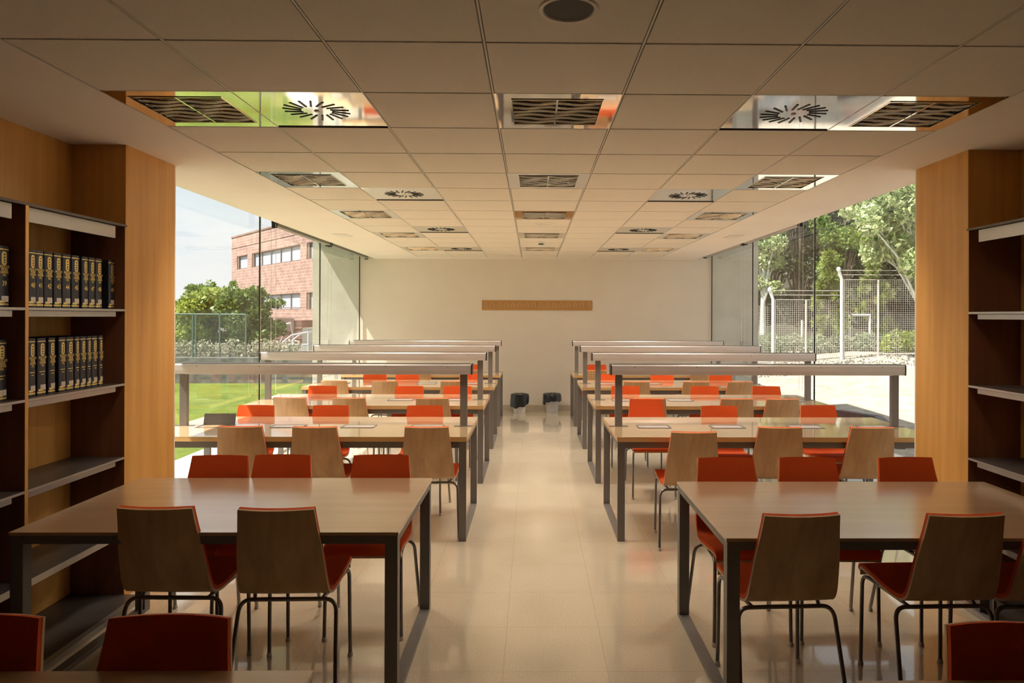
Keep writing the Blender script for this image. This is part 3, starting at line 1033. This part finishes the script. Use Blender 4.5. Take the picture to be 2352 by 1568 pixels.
def text_mesh(body, size, mat, parent, loc, spacing=1.0, name='title_lettering', squash=1.0):
    cu = bpy.data.curves.new('txt', 'FONT')
    cu.body = body
    cu.size = size
    cu.align_x = 'CENTER'
    cu.align_y = 'CENTER'
    cu.space_line = spacing
    cu.extrude = 0.0003
    cu.offset = size * 0.018
    tmp = bpy.data.objects.new('txt', cu)
    COL.objects.link(tmp)
    dg = bpy.context.evaluated_depsgraph_get()
    me = bpy.data.meshes.new_from_object(tmp.evaluated_get(dg))
    bpy.data.objects.remove(tmp)
    bpy.data.curves.remove(cu)
    # text plane: local x -> -... spine faces +x (towards the aisle); reading direction seen from +x is +y
    M = Matrix(((0, 0, 1, 0), (squash, 0, 0, 0), (0, 1, 0, 0), (0, 0, 0, 1)))
    me.transform(M)
    me.materials.clear()
    me.materials.append(MATS[mat])
    o = bpy.data.objects.new(name, me)
    COL.objects.link(o)
    o.parent = parent
    o.location = loc
    return o


def book(y0, y1, z, label, num=None, style=0):
    w = y1 - y0
    h, dp = 0.290, 0.235
    xs = -2.497
    r = empty('encyclopedia_volume', (xs, (y0 + y1) / 2, z), 0, label, 'book', 'black gilt-lettered volumes in the left bookcase')
    c = MB()
    # rounded spine, boards
    hw = w / 2 - 0.0006
    n = 8
    poly = [(-dp, -hw), (-0.008, -hw)] + [(-0.008 + 0.008 * sin(pi * k / n), -hw * cos(pi * k / n)) for k in range(1, n)] + [(-0.008, hw), (-dp, hw),
            (-dp, hw - .003), (-0.012, hw - .003), (-0.012, -hw + .003), (-dp, -hw + .003)]
    N = len(poly)
    vs = [(x, y, 0.0) for x, y in poly] + [(x, y, h) for x, y in poly]
    fs = [(k, (k + 1) % N, N + (k + 1) % N, N + k) for k in range(N)]
    # caps as strips: left board, right board, spine
    for b, fl in ((0, True), (N, False)):
        q = [[b + 0, b + 1, b + N - 2, b + N - 1], [b + n + 1, b + n + 2, b + n + 3, b + n + 4]]
        sp = [b + i for i in range(1, n + 2)] + [b + N - 3, b + N - 2]
        for f in q + [sp]:
            fs.append(tuple(reversed(f)) if fl else tuple(f))
    c.add(vs, fs).build('cover', 'book_cover', r)
    MB().box(-dp + .004, -0.0125, -hw + .0035, hw - .0035, 0.004, h - .004).build('pages', 'book_pages', r)
    fx = 0.0006

    def strip(z0, z1, frac, nm, mat, y_c=0.0):
        m = MB()
        ys = [y_c + frac * hw * (-1 + 2 * k / 8) for k in range(9)]
        vs = []
        for y in ys:
            t = max(-1, min(1, y / hw))
            x = -0.008 + 0.008 * math.sqrt(max(0, 1 - t * t)) + fx
            vs += [(x, y, z0), (x, y, z1)]
        m.add(vs, [(2 * k, 2 * k + 2, 2 * k + 3, 2 * k + 1) for k in range(8)])
        return m.build(nm, mat, r)
    strip(h - .018, h - .0135, .97, 'gilt_band', 'gold')
    strip(0.010, 0.019, .97, 'gilt_band', 'gold')
    # oval cartouche
    m = MB()
    cy, cz, ry, rz = 0.0, h - .058, hw * .42, .032
    pts = []
    for k in range(20):
        a = 2 * pi * k / 20
        yy = cy + ry * max(-1, min(1, 1.25 * cos(a))); zz = cz + rz * max(-1, min(1, 1.12 * sin(a)))
        t = yy / hw
        pts.append((-0.008 + .008 * math.sqrt(1 - t * t) + fx, yy, zz))
    m.add(pts, [tuple(range(20))])
    ca = m.build('cartouche', 'gold', r)
    m = MB()
    for dz in (.018, .004, -.009, -.020):
        m.box(0.0004 + fx, 0.0009 + fx, -ry * .35, ry * .35, cz + dz - .003, cz + dz + .003)
    m.build('emblem_marks', 'black', ca)
    # gilt title block: four lines
    text_mesh('ENCICLO\nPEDIA\nUNIVER\nSAL', 0.0165, 'gold', r, (fx + .0004, 0, h - .118), 0.80, squash=min(1.0, (2 * hw * .86) / .070))
    if num:
        text_mesh(num, 0.034, 'gold', r, (fx + .0004, 0, h - .178), name='volume_number', squash=0.85)
    else:
        strip(h - .172, h - .168, .62, 'gilt_line', 'gold')
        strip(h - .186, h - .182, .32, 'gilt_line', 'gold')
    strip(0.026, 0.054, .66, 'shelf_tag', 'tag_paper', hw * .22)
    text_mesh('R03', 0.011, 'black', r, (fx + .0009, hw * .22, .042), name='tag_lettering', squash=.8) if False else None
    strip(0.022, 0.032, .5, 'gilt_motif', 'gold', -hw * .3)
    return r


sx = -2.497
TOPB = [(65.5, 82, '40'), (83, 102.5, '41'), (103, 123.5, '42'), (125, 144, '43'), (145, 164.5, '44'), (166, 184.5, '45'), (189.5, 204.6, '46'), (205, 220.4, '47'), (221, 236.5, '48'), (250.5, 265, '49')]
for u0, u1, nm in TOPB:
    y0 = up_y(u0, sx); y1 = up_y(u1, sx)
    y0 = max(y0, 3.43)
    if nm == '40': y1 = max(y1, y0 + 0.06)
    book(y0, y1 - .001, SHZ[0], 'black gilt volume numbered %s on the top book shelf' % nm, nm)
LOWB = [(66, 79), (87.7, 108.7), (113, 130), (136.8, 154), (154.3, 172), (173, 185.5), (186, 200.3), (200.8, 212.3), (212.6, 226.8), (228, 239)]
ordn = ['first', 'second', 'third', 'fourth', 'fifth', 'sixth', 'seventh', 'eighth', 'ninth', 'tenth']
py = 3.43
for i, (u0, u1) in enumerate(LOWB):
    y0 = max(up_y(u0, sx), 3.43); y1 = up_y(u1, sx)
    if i == 0: y1 = max(y1, y0 + .058)
    book(y0, y1 - .001, SHZ[1], 'black gilt volume without number, %s from the divider on the second shelf' % ordn[i])
y1 = up_y(23, sx)
book(y1 - .075, y1, SHZ[0], 'black gilt volume numbered 39 at the left photo edge', '39')
y1 = up_y(19, sx)
book(y1 - .078, y1, SHZ[1], 'black gilt volume at the left photo edge, second shelf')

# ------------------------------------------------------------------ end wall: coat boards, bins
for i, (x0, x1) in enumerate(((-0.905, 0.085), (0.090, 1.085))):
    zc = 1.70 + (726 - 701) * 12.6 / 1610 + 0.0
    r = empty('coat_hook_board', ((x0 + x1) / 2, Y_BACK, zc), 0, 'wooden coat hook board on the end wall, %s half' % ('left', 'right')[i], 'coat rack', 'coat hook boards')
    hw = (x1 - x0) / 2
    MB().box(-hw, hw, -0.02, 0, -0.088, 0.088).build('board', 'board_wood', r, bevel=0.002)
    for k in range(8):
        x = -hw + (k + .5) * 2 * hw / 8
        pts = [(x - .026, -.021, -.04), (x - .026, -.035, .0), (x - .018, -.05, .030), (x, -.055, .042), (x + .018, -.05, .030), (x + .026, -.04, .0), (x + .026, -.035, -.04)]
        MB().tube(pts, 0.0035, 6).build('hook', 'alu', r, smooth=True)

for i, (x, y, mt, nm) in enumerate(((-0.215, 12.36, 'bin_white', 'left'), (0.355, 12.40, 'bin_grey', 'right'))):
    r = empty('waste_bin', (x, y, 0), 0.1 * i, '%s small wastebasket with black bag liner against the end wall, %s of the pair' % (('white', 'grey')[i], nm), 'bin', 'wastebaskets by the end wall')
    MB().lathe([(0, 0.0), (0.098, 0.0), (0.104, 0.01), (0.130, 0.30), (0.140, 0.315), (0.134, 0.315), (0.122, 0.30), (0.098, 0.02), (0, 0.015)], 28).build('bucket', mt, r, smooth=True)
    rnd = random.Random(i + 3)
    m = MB(); n = 36
    prof = [(0.05, 0.315), (0.112, 0.325), (0.142, 0.335), (0.158, 0.325), (0.163, 0.27), (0.166, 0.21), (0.163, 0.15 if i == 0 else 0.175)]
    vs = []
    for j, (rr, z) in enumerate(prof):
        for k in range(n):
            a = 2 * pi * k / n
            wob = 1 + (0.035 * sin(5 * a + i) + 0.04 * sin(9 * a + 2 * j) + rnd.uniform(-.02, .02)) * (j / 6)
            drop = (0.05 * sin(a + (2.6 if i else 0.6)) + 0.012 * sin(7 * a)) * (j == len(prof) - 1)
            vs.append((rr * wob * cos(a), rr * wob * sin(a), z + drop + rnd.uniform(-.004, .004)))
    fs = []
    for j in range(len(prof) - 1):
        for k in range(n):
            a = j * n + k; b = j * n + (k + 1) % n
            fs.append((a, b, b + n, a + n))
    m.add(vs, fs).build('bag_liner', 'bag', r, smooth=True)

# ------------------------------------------------------------------ outside, left
LZ = -0.06
struct('lawn', MB().box(-70, -4.18, -12, 18.4, -0.4, LZ), 'lawn_grass')
struct('ground_far', MB().box(-70, -4.18, 18.4, 90, -0.4, LZ), 'far_earth')
struct('ground_rear', MB().box(-4.18, 4.55, Y_BACK + 0.3, 90, -0.4, LZ - .01), 'far_earth')
tag(MB().box(-24, -3.0, 18.2, 18.6, LZ, 0.60).build('garden_wall', 'stone_wall'), 'low dark stone wall across the far end of the lawn', 'wall')

# hedge and trees: leaf clouds
def leaf_cloud(blobs, n, size, seed=1, flat=0.0):
    rnd = random.Random(seed)
    m = MB()
    tot = sum(b[3] * b[4] * b[5] for b in blobs) if False else sum((b[3] * b[4] * b[5]) ** 0.67 for b in blobs)
    for (cx, cy, cz, rx, ry, rz) in blobs:
        k = int(n * ((rx * ry * rz) ** 0.67) / tot)
        for _ in range(k):
            while True:
                x, y, z = rnd.uniform(-1, 1), rnd.uniform(-1, 1), rnd.uniform(-1, 1)
                d = x * x + y * y + z * z
                if 0.05 < d < 1: break
            s = size * rnd.uniform(0.6, 1.3)
            n1 = Vector((rnd.gauss(0, 1), rnd.gauss(0, 1), rnd.gauss(0, 1))).normalized()
            n2 = n1.orthogonal().normalized()
            n2.rotate(Quaternion(n1, rnd.uniform(0, 6.28)))
            n3 = n1.cross(n2)
            c = Vector((cx + x * rx, cy + y * ry, cz + z * rz))
            a = n2 * s * .5; b = n3 * s * .28
            m.add([c - a, c + b - a * .1, c + a, c - b - a * .1], [(0, 1, 2, 3)])
    return m


def tree(name, base, h_trunk, r_trunk, blobs, n, size, leaf, bark, label, group=None, seed=1, lean=0.0):
    r = empty(name, base, 0, label, 'tree', group)
    top = max(b[2] + b[5] * .2 for b in blobs)
    m = MB().tube([(0, 0, 0), (lean * .3, 0, h_trunk * .5), (lean, 0, h_trunk), (lean + .1, 0, top)], r_trunk, 8, r1=r_trunk * .3)
    for b in blobs:
        m.tube([(lean, 0, h_trunk * .8), ((lean + b[0]) * .5, b[1] * .5, (h_trunk + b[2]) * .52), (b[0], b[1], b[2])], r_trunk * .4, 6, r1=r_trunk * .12)
    m.build('trunk', bark, r, smooth=True)
    leaf_cloud(blobs, n, size, seed).build('foliage', leaf, r)
    return r


def P(u, v, Y):
    """world point seen at photo column u, row v, at depth Y"""
    x = (u - 1241.1) / 1610.0; y = (v - 726.0) / 1610.0
    c, s = cos(.0032), sin(.0032)
    x, y = c * x + s * y, -s * x + c * y
    dx, dy = x * cos(-.0116) - sin(-.0116), x * sin(-.0116) + cos(-.0116)
    return (dx / dy * Y, Y, CAM_H - y / dy * Y)


def rb(n, c, R, r, seed):
    rnd = random.Random(seed)
    out = []
    for _ in range(n):
        a = rnd.uniform(0, 6.28); q = rnd.uniform(.2, 1)
        out.append((c[0] + R[0] * q * cos(a), c[1] + R[1] * q * sin(a), c[2] + R[2] * rnd.uniform(-1, 1), r * rnd.uniform(.7, 1.2), r * rnd.uniform(.7, 1.2), r * rnd.uniform(.6, 1.0)))
    return out


# left trees behind the fence
x, y, z = P(425, 700, 23)
tree('broadleaf_tree', (x, y, LZ), 1.2, .10, rb(20, (0, 0, 1.6), (1.1, .8, .85), .42, 1), 5200, .17, 'leaf_yellow', 'bark',
     'yellow-green tree at the left edge of the window view behind the fence', 'trees beyond the lawn', 1)
x, y, z = P(490, 700, 24.5)
tree('broadleaf_tree', (x, y, LZ), 1.3, .12, rb(24, (0, 0, 1.65), (1.25, .8, .90), .42, 2) + [(-.1, 0, 2.72, .18, .2, .28), (-.75, 0, 2.6, .28, .3, .25), (.7, 0, 2.7, .16, .2, .28)], 6500, .17, 'leaf_mid', 'bark',
     'darker green tree in the middle of the left window view behind the fence', 'trees beyond the lawn', 2)
x, y, z = P(580, 700, 22.0)
tree('broadleaf_tree', (x, y, LZ), 1.2, .11, rb(24, (0, 0, 1.7), (.85, .7, .72), .36, 3) + [(.72, 0, 2.15, .3, .3, .16), (.15, 0, 2.5, .28, .3, .2), (-.45, 0, 2.45, .3, .3, .18)], 6000, .15, 'leaf_dark', 'bark',
     'spreading green tree standing before the brick building', 'trees beyond the lawn', 3)
hb = []
rnd = random.Random(5)
for k in range(34):
    hb.append((-15.5 + k * .27, 19.3, .72 + rnd.uniform(-.05, .06), .28, .28, .30))
tag(leaf_cloud(hb, 7000, .09, 8).build('flowering_hedge', 'leaf_hedge'), 'low pale flowering hedge on top of the dark garden wall', 'hedge', kind='stuff')

# left fence
f = empty('garden_fence', (0, 18.4, .6), 0, 'thin dark green fence of posts and rail standing on the garden wall', 'fence')
yF = 18.4
for u in (330, 388, 443, 450, 505, 565):
    p = P(u, 720, yF)
    MB().tube([(p[0], 0, 0), (p[0], 0, p[2] - .6)], .022, 8).build('post', 'fence_green', f)
a = P(300, 720, yF); b = P(565, 722, yF)
MB().tube([(a[0], 0, a[2] - .6), (b[0], 0, b[2] - .6)], .018, 8).build('top_rail', 'fence_green', f)
w = MB()
for k in range(90):
    xx = a[0] + (b[0] - a[0]) * k / 89
    w.box(xx - .0025, xx + .0025, -.002, .002, .02, a[2] - .61)
for k in range(10):
    zz = .05 + k * .115
    w.box(a[0], b[0], -.002, .002, zz - .002, zz + .002)
w.build('wire_mesh', 'fence_green', f)
for u0, v0, u1, v1, i in ((662, 742, 642, 790, 0), (668, 744, 682, 822, 1)):
    p0, p1 = P(u0, v0, 30), P(u1, v1, 30)
    tag(MB().tube([(p1[0], 30, p1[2] - 1.2), (p1[0], 30, p1[2]), (p0[0], 30, p0[2]), (p0[0] + (.12, -.25)[i], 30, p0[2] + .02)], .035, 8).build('leaning_pole', 'steel_light'),
        ('thin leaning pole left of the bent lamp pole by the dark brick annex', 'bent grey pole before the dark brick annex')[i], 'pole')
# brick building
q = 1 / math.hypot(1, 1.2)
bd = empty('brick_building', (-25.6, 60, LZ), math.atan2(-1.2, 1.0), 'three-storey pink brick building with white-blinded strip windows', 'building')
Hb = 8.3
W_ = 30.0
wins = []
# along-face positions for the photo columns
def s_at(u):
    a = (u - 1241.1) / 1610.0
    t = math.tan(math.atan(a) + .0116)
    # (-25.6 + q s) = t (60 - 1.2 q s)
    return (60 * t + 25.6) / (q * (1 + 1.2 * t))
cols = [(s_at(544), s_at(568)), (s_at(578), s_at(689.5)), (s_at(704), s_at(704) + 4.0)]
rowsz = [(5.50, 6.60), (2.10, 3.25)]
xs_ = sorted({0.0, W_} | {c for p in cols for c in p})
zs_ = sorted({0.0, Hb} | {c - LZ for p in rowsz for c in p})
m = MB()
for i in range(len(xs_) - 1):
    for j in range(len(zs_) - 1):
        xc = (xs_[i] + xs_[i + 1]) / 2; zc = (zs_[j] + zs_[j + 1]) / 2 + LZ
        if any(a < xc < b for a, b in cols) and any(a < zc < b for a, b in rowsz): continue
        m.box(xs_[i], xs_[i + 1], 0, .35, zs_[j], zs_[j + 1])
m.box(0, W_, .35, 14, 0, Hb)
m.box(-.02, W_, -.03, .02, Hb - .9, Hb - .82)
m.build('facade', 'brick', bd)
m = MB().box(-.05, W_, -.05, 14, Hb, Hb + .12)
m.build('parapet_cap', 'brick_dark', bd)
for (x0, x1) in cols:
    for (z0, z1) in rowsz:
        f_ = MB()
        f_.box(x0, x1, .10, .16, z0 - LZ, z0 - LZ + .07); f_.box(x0, x1, .10, .16, z1 - LZ - .07, z1 - LZ)
        f_.box(x0, x0 + .35, .05, .2, z0 - LZ, z1 - LZ)
        nn = max(1, int((x1 - x0) / 1.9))
        for k in range(1, nn): f_.box(x0 + k * (x1 - x0) / nn - .03, x0 + k * (x1 - x0) / nn + .03, .10, .16, z0 - LZ, z1 - LZ)
        fo = f_.build('window', 'building_frame', bd)
        MB().box(x0, x1, .18, .2, z0 - LZ, z1 - LZ).build('pane', 'building_glass', fo)
p0, p1 = P(560, 735, 38), P(693, 735, 38)
an = empty('brick_annex', (p0[0], 38, LZ), 0, 'low dark brick annex with slanted right end before the brick building', 'building')
h_ = p0[2] - LZ
Lx = p1[0] - p0[0]
vs = [(0, 0, 0), (Lx + .1, 0, 0), (Lx, 0, h_), (0, 0, h_), (0, 4, 0), (Lx + .1, 4, 0), (Lx, 4, h_), (0, 4, h_)]
MB().add(vs, [(0, 1, 2, 3), (1, 5, 6, 2), (5, 4, 7, 6), (4, 0, 3, 7), (3, 2, 6, 7)]).build('wall', 'brick_dark', an)
g = MB()
for k in range(4): g.box(.0, Lx, -.02, 0, .5 + k * .55, .55 + k * .55)
g.build('course_lines', 'brick', an)
MB().box(Lx * .55, Lx * .55 + 1.0, -.04, -.01, .9, 1.6).build('window', 'building_frame', an)
p0, p1 = P(694, 753, 36), P(740, 753, 36)
tag(MB().box(p0[0], p1[0], 36, 38, LZ, p0[2]).build('concrete_shed', 'grey_render'), 'plain grey concrete block at the right foot of the brick building', 'shed')
aw = empty('white_canopy', P(650, 785, 28), 0, 'small sloping white framed canopy before the dark brick annex', 'canopy')
c = MB()
A = [(0, 0, 0), (0.85, 0, .33), (1.0, 0, .33), (.9, 0, .02)]
c.tube([(0, 0, -.1), (0, 0, 0), (.35, 0, .28), (1.0, 0, .40)], .03, 6)
c.tube([(.1, .8, -.1), (.1, .8, .05), (.45, .8, .30), (1.05, .8, .40)], .03, 6)
for t_ in ((0, 0, 0), (.35, 0, .28), (.7, 0, .35), (1.0, 0, .40)): c.tube([t_, (t_[0] + .1, .8, t_[2])], .025, 6)
c.tube([(0, 0, -.1), (1.0, 0, -.1)], .03, 6)
c.tube([(0, 0, -.1), (0, 0, -1.9)], .03, 6); c.tube([(1.0, 0, .4), (1.0, 0, -1.9)], .03, 6)
c.build('frame', 'white_paint', aw)
cl = MB()
for k in range(12): cl.box(.02 + k * .08, .05 + k * .08, -.02, 0, -.35, -.12)
cl.build('slats', 'white_paint', aw)

# ------------------------------------------------------------------ outside, right
rnd = random.Random(11)
m = MB()
NX, NY = 34, 46
def gz(x, y):
    e = max(0.0, min(1.0, (x - 5.0) / 6.0))
    f_ = max(0.0, min(1.0, (y - 8) / 14.0))
    return -0.06 + 0.22 * e + 0.34 * f_ * e + 0.06 * sin(x * 1.7 + y * .6) * e * .4 + (0.02 * sin(x * 3.1) * sin(y * 2.3)) * e
vs = []
for j in range(NY):
    for i in range(NX):
        xx = 4.5 + (i / (NX - 1)) ** 1.3 * 42; yy = -4 + j / (NY - 1) * 34
        vs.append((xx, yy, gz(xx, yy)))
m.add(vs, [(j * NX + i, j * NX + i + 1, (j + 1) * NX + i + 1, (j + 1) * NX + i) for j in range(NY - 1) for i in range(NX - 1)])
o = struct('sand_slope', m, 'sand', smooth=True)
# rough stony strip below the fence
st = MB()
for k in range(900):
    uu = rnd.uniform(1700, 2110)
    yy = rnd.uniform(19.0, 22.3)
    p = P(uu, 800, yy)
    s_ = rnd.uniform(.02, .06)
    zc = gz(p[0], yy)
    st.add([(p[0] - s_, yy, zc - .02), (p[0] + s_, yy - s_ * .3, zc - .02), (p[0] + s_ * .3, yy + s_, zc - .02), (p[0] + rnd.uniform(-.3, .3) * s_, yy, zc + s_ * .8)], [(0, 1, 3), (1, 2, 3), (2, 0, 3)])
tag(st.build('rubble', 'rubble'), 'loose grey stones strewn at the foot of the right fence', 'stones', kind='stuff')

# dark raised strip in the sand near the window
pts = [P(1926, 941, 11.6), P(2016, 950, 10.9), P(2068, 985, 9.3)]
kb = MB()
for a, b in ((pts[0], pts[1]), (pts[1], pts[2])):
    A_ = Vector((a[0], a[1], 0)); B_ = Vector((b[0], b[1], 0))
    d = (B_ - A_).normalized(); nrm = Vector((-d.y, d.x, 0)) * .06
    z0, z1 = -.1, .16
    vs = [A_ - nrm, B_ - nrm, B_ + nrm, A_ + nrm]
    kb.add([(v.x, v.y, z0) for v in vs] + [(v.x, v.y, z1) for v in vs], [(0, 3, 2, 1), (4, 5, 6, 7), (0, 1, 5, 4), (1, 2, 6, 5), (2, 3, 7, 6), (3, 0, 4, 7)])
tag(kb.build('ground_strip', 'strip_dark'), 'dark angled raised strip in the sand outside the right window', 'kerb')

# sports fence in three stepped panels with barbed arms
def fence_panel(u0, u1, vt, vb, vmid, Y, label, arm=True, diagonals=(), post=True):
    a = P(u0, vt, Y); b = P(u1, vt, Y)
    zt = a[2]; zb = P(u0, vb, Y)[2]
    r = empty('mesh_fence_panel', (a[0], Y, zb), 0, label, 'fence', 'steel mesh fence panels on the sand slope')
    L = b[0] - a[0]; H_ = zt - zb
    fr = MB()
    fr.tube([(0, 0, 0), (0, 0, H_), (L, 0, H_), (L, 0, 0), (0, 0, 0)], .024, 6)
    fr.build('panel_frame', 'fence_metal', r)
    w = MB()
    nx = int(L / .068); nz = int(H_ / .068)
    for k in range(1, nx): w.box(k * L / nx - .0045, k * L / nx + .0045, -.003, .003, 0, H_)
    for k in range(1, nz): w.box(0, L, -.003, .003, k * H_ / nz - .0045, k * H_ / nz + .0045)
    w.build('wire_mesh', 'fence_metal', r)
    for um in vmid:
        p = P(um, vt, Y)
        MB().tube([(p[0] - a[0], -.02, 0), (p[0] - a[0], -.02, H_)], .03, 8).build('mid_post', 'fence_metal', r)
    if post:
        pt = MB().tube([(-.08, 0, -.35), (-.08, 0, H_ + .02), (-.20, -.05, H_ + .30)], .05, 8)
        po = pt.build('post', 'white_paint', r, smooth=True)
        MB().lathe([(0, .08), (.05, .06), (.07, 0), (.05, -.05), (0, -.06)], 10, (-.20, -.05, H_ + .32)).build('post_cap', 'white_paint', po, smooth=True)
        for k in (0, 1):
            MB().tube([(-.20 + k * .06, -.05, H_ + .29 - k * .14), (L, -.05, H_ + .29 - k * .14)], .009, 5).build('barbed_wire', 'fence_metal', r)
    for (ua, va, ub, vb_) in diagonals:
        p = P(ua, va, Y + .3); q_ = P(ub, vb_, Y + .3)
        MB().tube([(p[0] - a[0], .3, p[2] - zb), (q_[0] - a[0], .3, q_[2] - zb)], .035, 6).build('diagonal_bar', 'rail_dark', r)  # dark diagonal bar set behind the panel
    return r


fence_panel(1939, 2135, 642, 822, (2017,), 22.0, 'tallest steel mesh fence panel, rightmost, with barbed wire above', diagonals=((1940, 652, 1965, 692), (1941, 702, 1966, 742)))
fence_panel(1781, 1927, 688, 850, (1851,), 22.4, 'middle steel mesh fence panel, lower than the one on its right', diagonals=((1784, 702, 1803, 735),))
fence_panel(1640, 1768, 702, 860, (), 22.8, 'lowest steel mesh fence panel, leftmost beside the pale trunk', post=False)

# goal-like white frame and hedge behind the fence
p = P(1952, 723, 27); q_ = P(1998, 723, 27); zb = P(1952, 805, 27)[2]
tag(MB().tube([(p[0], 27, zb), (p[0], 27, p[2]), (q_[0], 27, q_[2]), (q_[0], 27, zb)], .05, 8).build('goal_frame', 'white_paint'), 'white tubular goal frame behind the tall mesh fence', 'goal')
tag(MB().tube([P(1843, 735, 26), P(1843, 800, 26)], .05, 8).build('thin_post', 'white_paint'), 'short white post behind the middle fence panel', 'post')

hl = []
rnd = random.Random(21)
for k in range(22):
    uu = 1735 + k * 17.5
    c = P(uu, 785 + rnd.uniform(-6, 6), 24.5)
    hl.append((c[0], c[1], c[2] - .1, .36, .3, .32 + rnd.uniform(0, .12)))
tag(leaf_cloud(hl, 6500, .10, 31).build('shrub_hedge', 'leaf_grey'), 'grey-green shrub hedge running behind the right fence', 'hedge', kind='stuff')
c = P(2062, 790, 24.0)
tag(leaf_cloud([(c[0], c[1], c[2], .55, .3, .52), (c[0] + .55, c[1], c[2] + .05, .5, .3, .45), (c[0] - .3, c[1], c[2] - .1, .4, .3, .35)], 2600, .10, 33).build('yellow_bush', 'leaf_yellow'), 'rounded yellow-flecked bush behind the tall fence panel', 'bush')

# right trees
c = P(2070, 700, 20)
B_ = []
rnd = random.Random(3)
for (u, v, rr) in ((2090, 470, .8), (2050, 500, .75), (2010, 490, .5), (2085, 550, .8), (2040, 570, .55), (2100, 610, .55), (2000, 520, .4), (2120, 500, .9), (2135, 580, .8), (2060, 440, .7), (2015, 450, .55), (2105, 420, .8), (1990, 470, .38), (2160, 640, .7)):
    q_ = P(u, v, 20)
    B_.append((q_[0] - c[0] - .9, rnd.uniform(-.7, .7), q_[2] - .2, rr * .85, rr * .8, rr * .75))
tree('poplar_tree', (c[0] + .9, 20.6, .2), 2.2, .10, B_, 5200, .20, 'leaf_pale', 'bark_pale', 'tree with glittering pale leaves at the upper right beside the right column', None, 41)
# slender birch
c = P(1752, 810, 27)
B_ = []
for (u, v, rr) in ((1760, 520, .55), (1775, 560, .5), (1755, 600, .5), (1790, 600, .35), (1750, 650, .35), (1790, 515, .5), (1740, 560, .4), (1775, 660, .3)):
    q_ = P(u, v, 27)
    B_.append((q_[0] - c[0], rnd.uniform(-.4, .4), q_[2] - .3, rr, rr * .8, rr * .9))
tree('birch_tree', (c[0], 27, .3), 2.4, .15, B_, 2400, .17, 'leaf_pale', 'bark_pale', 'slender pale-trunked tree beside the concrete fin outside the right window', None, 42)


def pine(name, u, v0, v1, Y, w, n, label, seed, leaf='leaf_pine'):
    top = P(u, v0, Y); bot = P(u, v1, Y)
    H_ = top[2] - bot[2]
    rnd = random.Random(seed)
    r = empty(name, (bot[0], Y, bot[2]), 0, label, 'tree', None)
    m = MB().tube([(0, 0, -.3), (0.03, 0, H_ * .5), (0, 0, H_ * .95)], .06, 7, r1=.02)
    bl = []
    for k in range(26):
        t_ = .15 + .85 * k / 25
        a = rnd.uniform(0, 6.28); q = w * (1.08 - t_) * rnd.uniform(.5, 1)
        pz = H_ * t_
        m.tube([(0, 0, pz * .93), (q * cos(a), q * sin(a), pz)], .018, 5, r1=.008)
        bl.append((q * cos(a), q * sin(a), pz, .24, .24, .20))
    m.build('trunk', 'bark', r, smooth=True)
    f_ = MB()
    for (cx, cy, cz, rx, ry, rz) in bl:
        for _ in range(int(n / 26)):
            d = Vector((rnd.gauss(0, 1), rnd.gauss(0, 1), rnd.gauss(.3, 1))).normalized()
            c_ = Vector((cx, cy, cz)); o_ = d.orthogonal().normalized() * .014
            l_ = rnd.uniform(.16, .32)
            f_.add([c_ + d * .03 - o_, c_ + d * l_ - o_ * .3, c_ + d * l_ + o_ * .3, c_ + d * .03 + o_], [(0, 1, 2, 3)])
    f_.build('needles', leaf, r)


pine('young_pine', 1902, 585, 815, 25, .72, 9000, 'sunlit young pine between the mullion and the tall fence post', 51)
pine('young_pine', 2002, 575, 800, 29, 1.25, 9000, 'wider young pine behind the tall fence panel', 52)
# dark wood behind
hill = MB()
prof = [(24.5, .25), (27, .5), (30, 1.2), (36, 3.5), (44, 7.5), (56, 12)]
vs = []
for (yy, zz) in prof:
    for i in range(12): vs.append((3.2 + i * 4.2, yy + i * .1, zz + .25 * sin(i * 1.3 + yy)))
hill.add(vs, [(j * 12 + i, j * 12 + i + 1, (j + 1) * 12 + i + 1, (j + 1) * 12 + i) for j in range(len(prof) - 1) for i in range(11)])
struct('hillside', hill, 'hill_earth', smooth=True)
k = 0
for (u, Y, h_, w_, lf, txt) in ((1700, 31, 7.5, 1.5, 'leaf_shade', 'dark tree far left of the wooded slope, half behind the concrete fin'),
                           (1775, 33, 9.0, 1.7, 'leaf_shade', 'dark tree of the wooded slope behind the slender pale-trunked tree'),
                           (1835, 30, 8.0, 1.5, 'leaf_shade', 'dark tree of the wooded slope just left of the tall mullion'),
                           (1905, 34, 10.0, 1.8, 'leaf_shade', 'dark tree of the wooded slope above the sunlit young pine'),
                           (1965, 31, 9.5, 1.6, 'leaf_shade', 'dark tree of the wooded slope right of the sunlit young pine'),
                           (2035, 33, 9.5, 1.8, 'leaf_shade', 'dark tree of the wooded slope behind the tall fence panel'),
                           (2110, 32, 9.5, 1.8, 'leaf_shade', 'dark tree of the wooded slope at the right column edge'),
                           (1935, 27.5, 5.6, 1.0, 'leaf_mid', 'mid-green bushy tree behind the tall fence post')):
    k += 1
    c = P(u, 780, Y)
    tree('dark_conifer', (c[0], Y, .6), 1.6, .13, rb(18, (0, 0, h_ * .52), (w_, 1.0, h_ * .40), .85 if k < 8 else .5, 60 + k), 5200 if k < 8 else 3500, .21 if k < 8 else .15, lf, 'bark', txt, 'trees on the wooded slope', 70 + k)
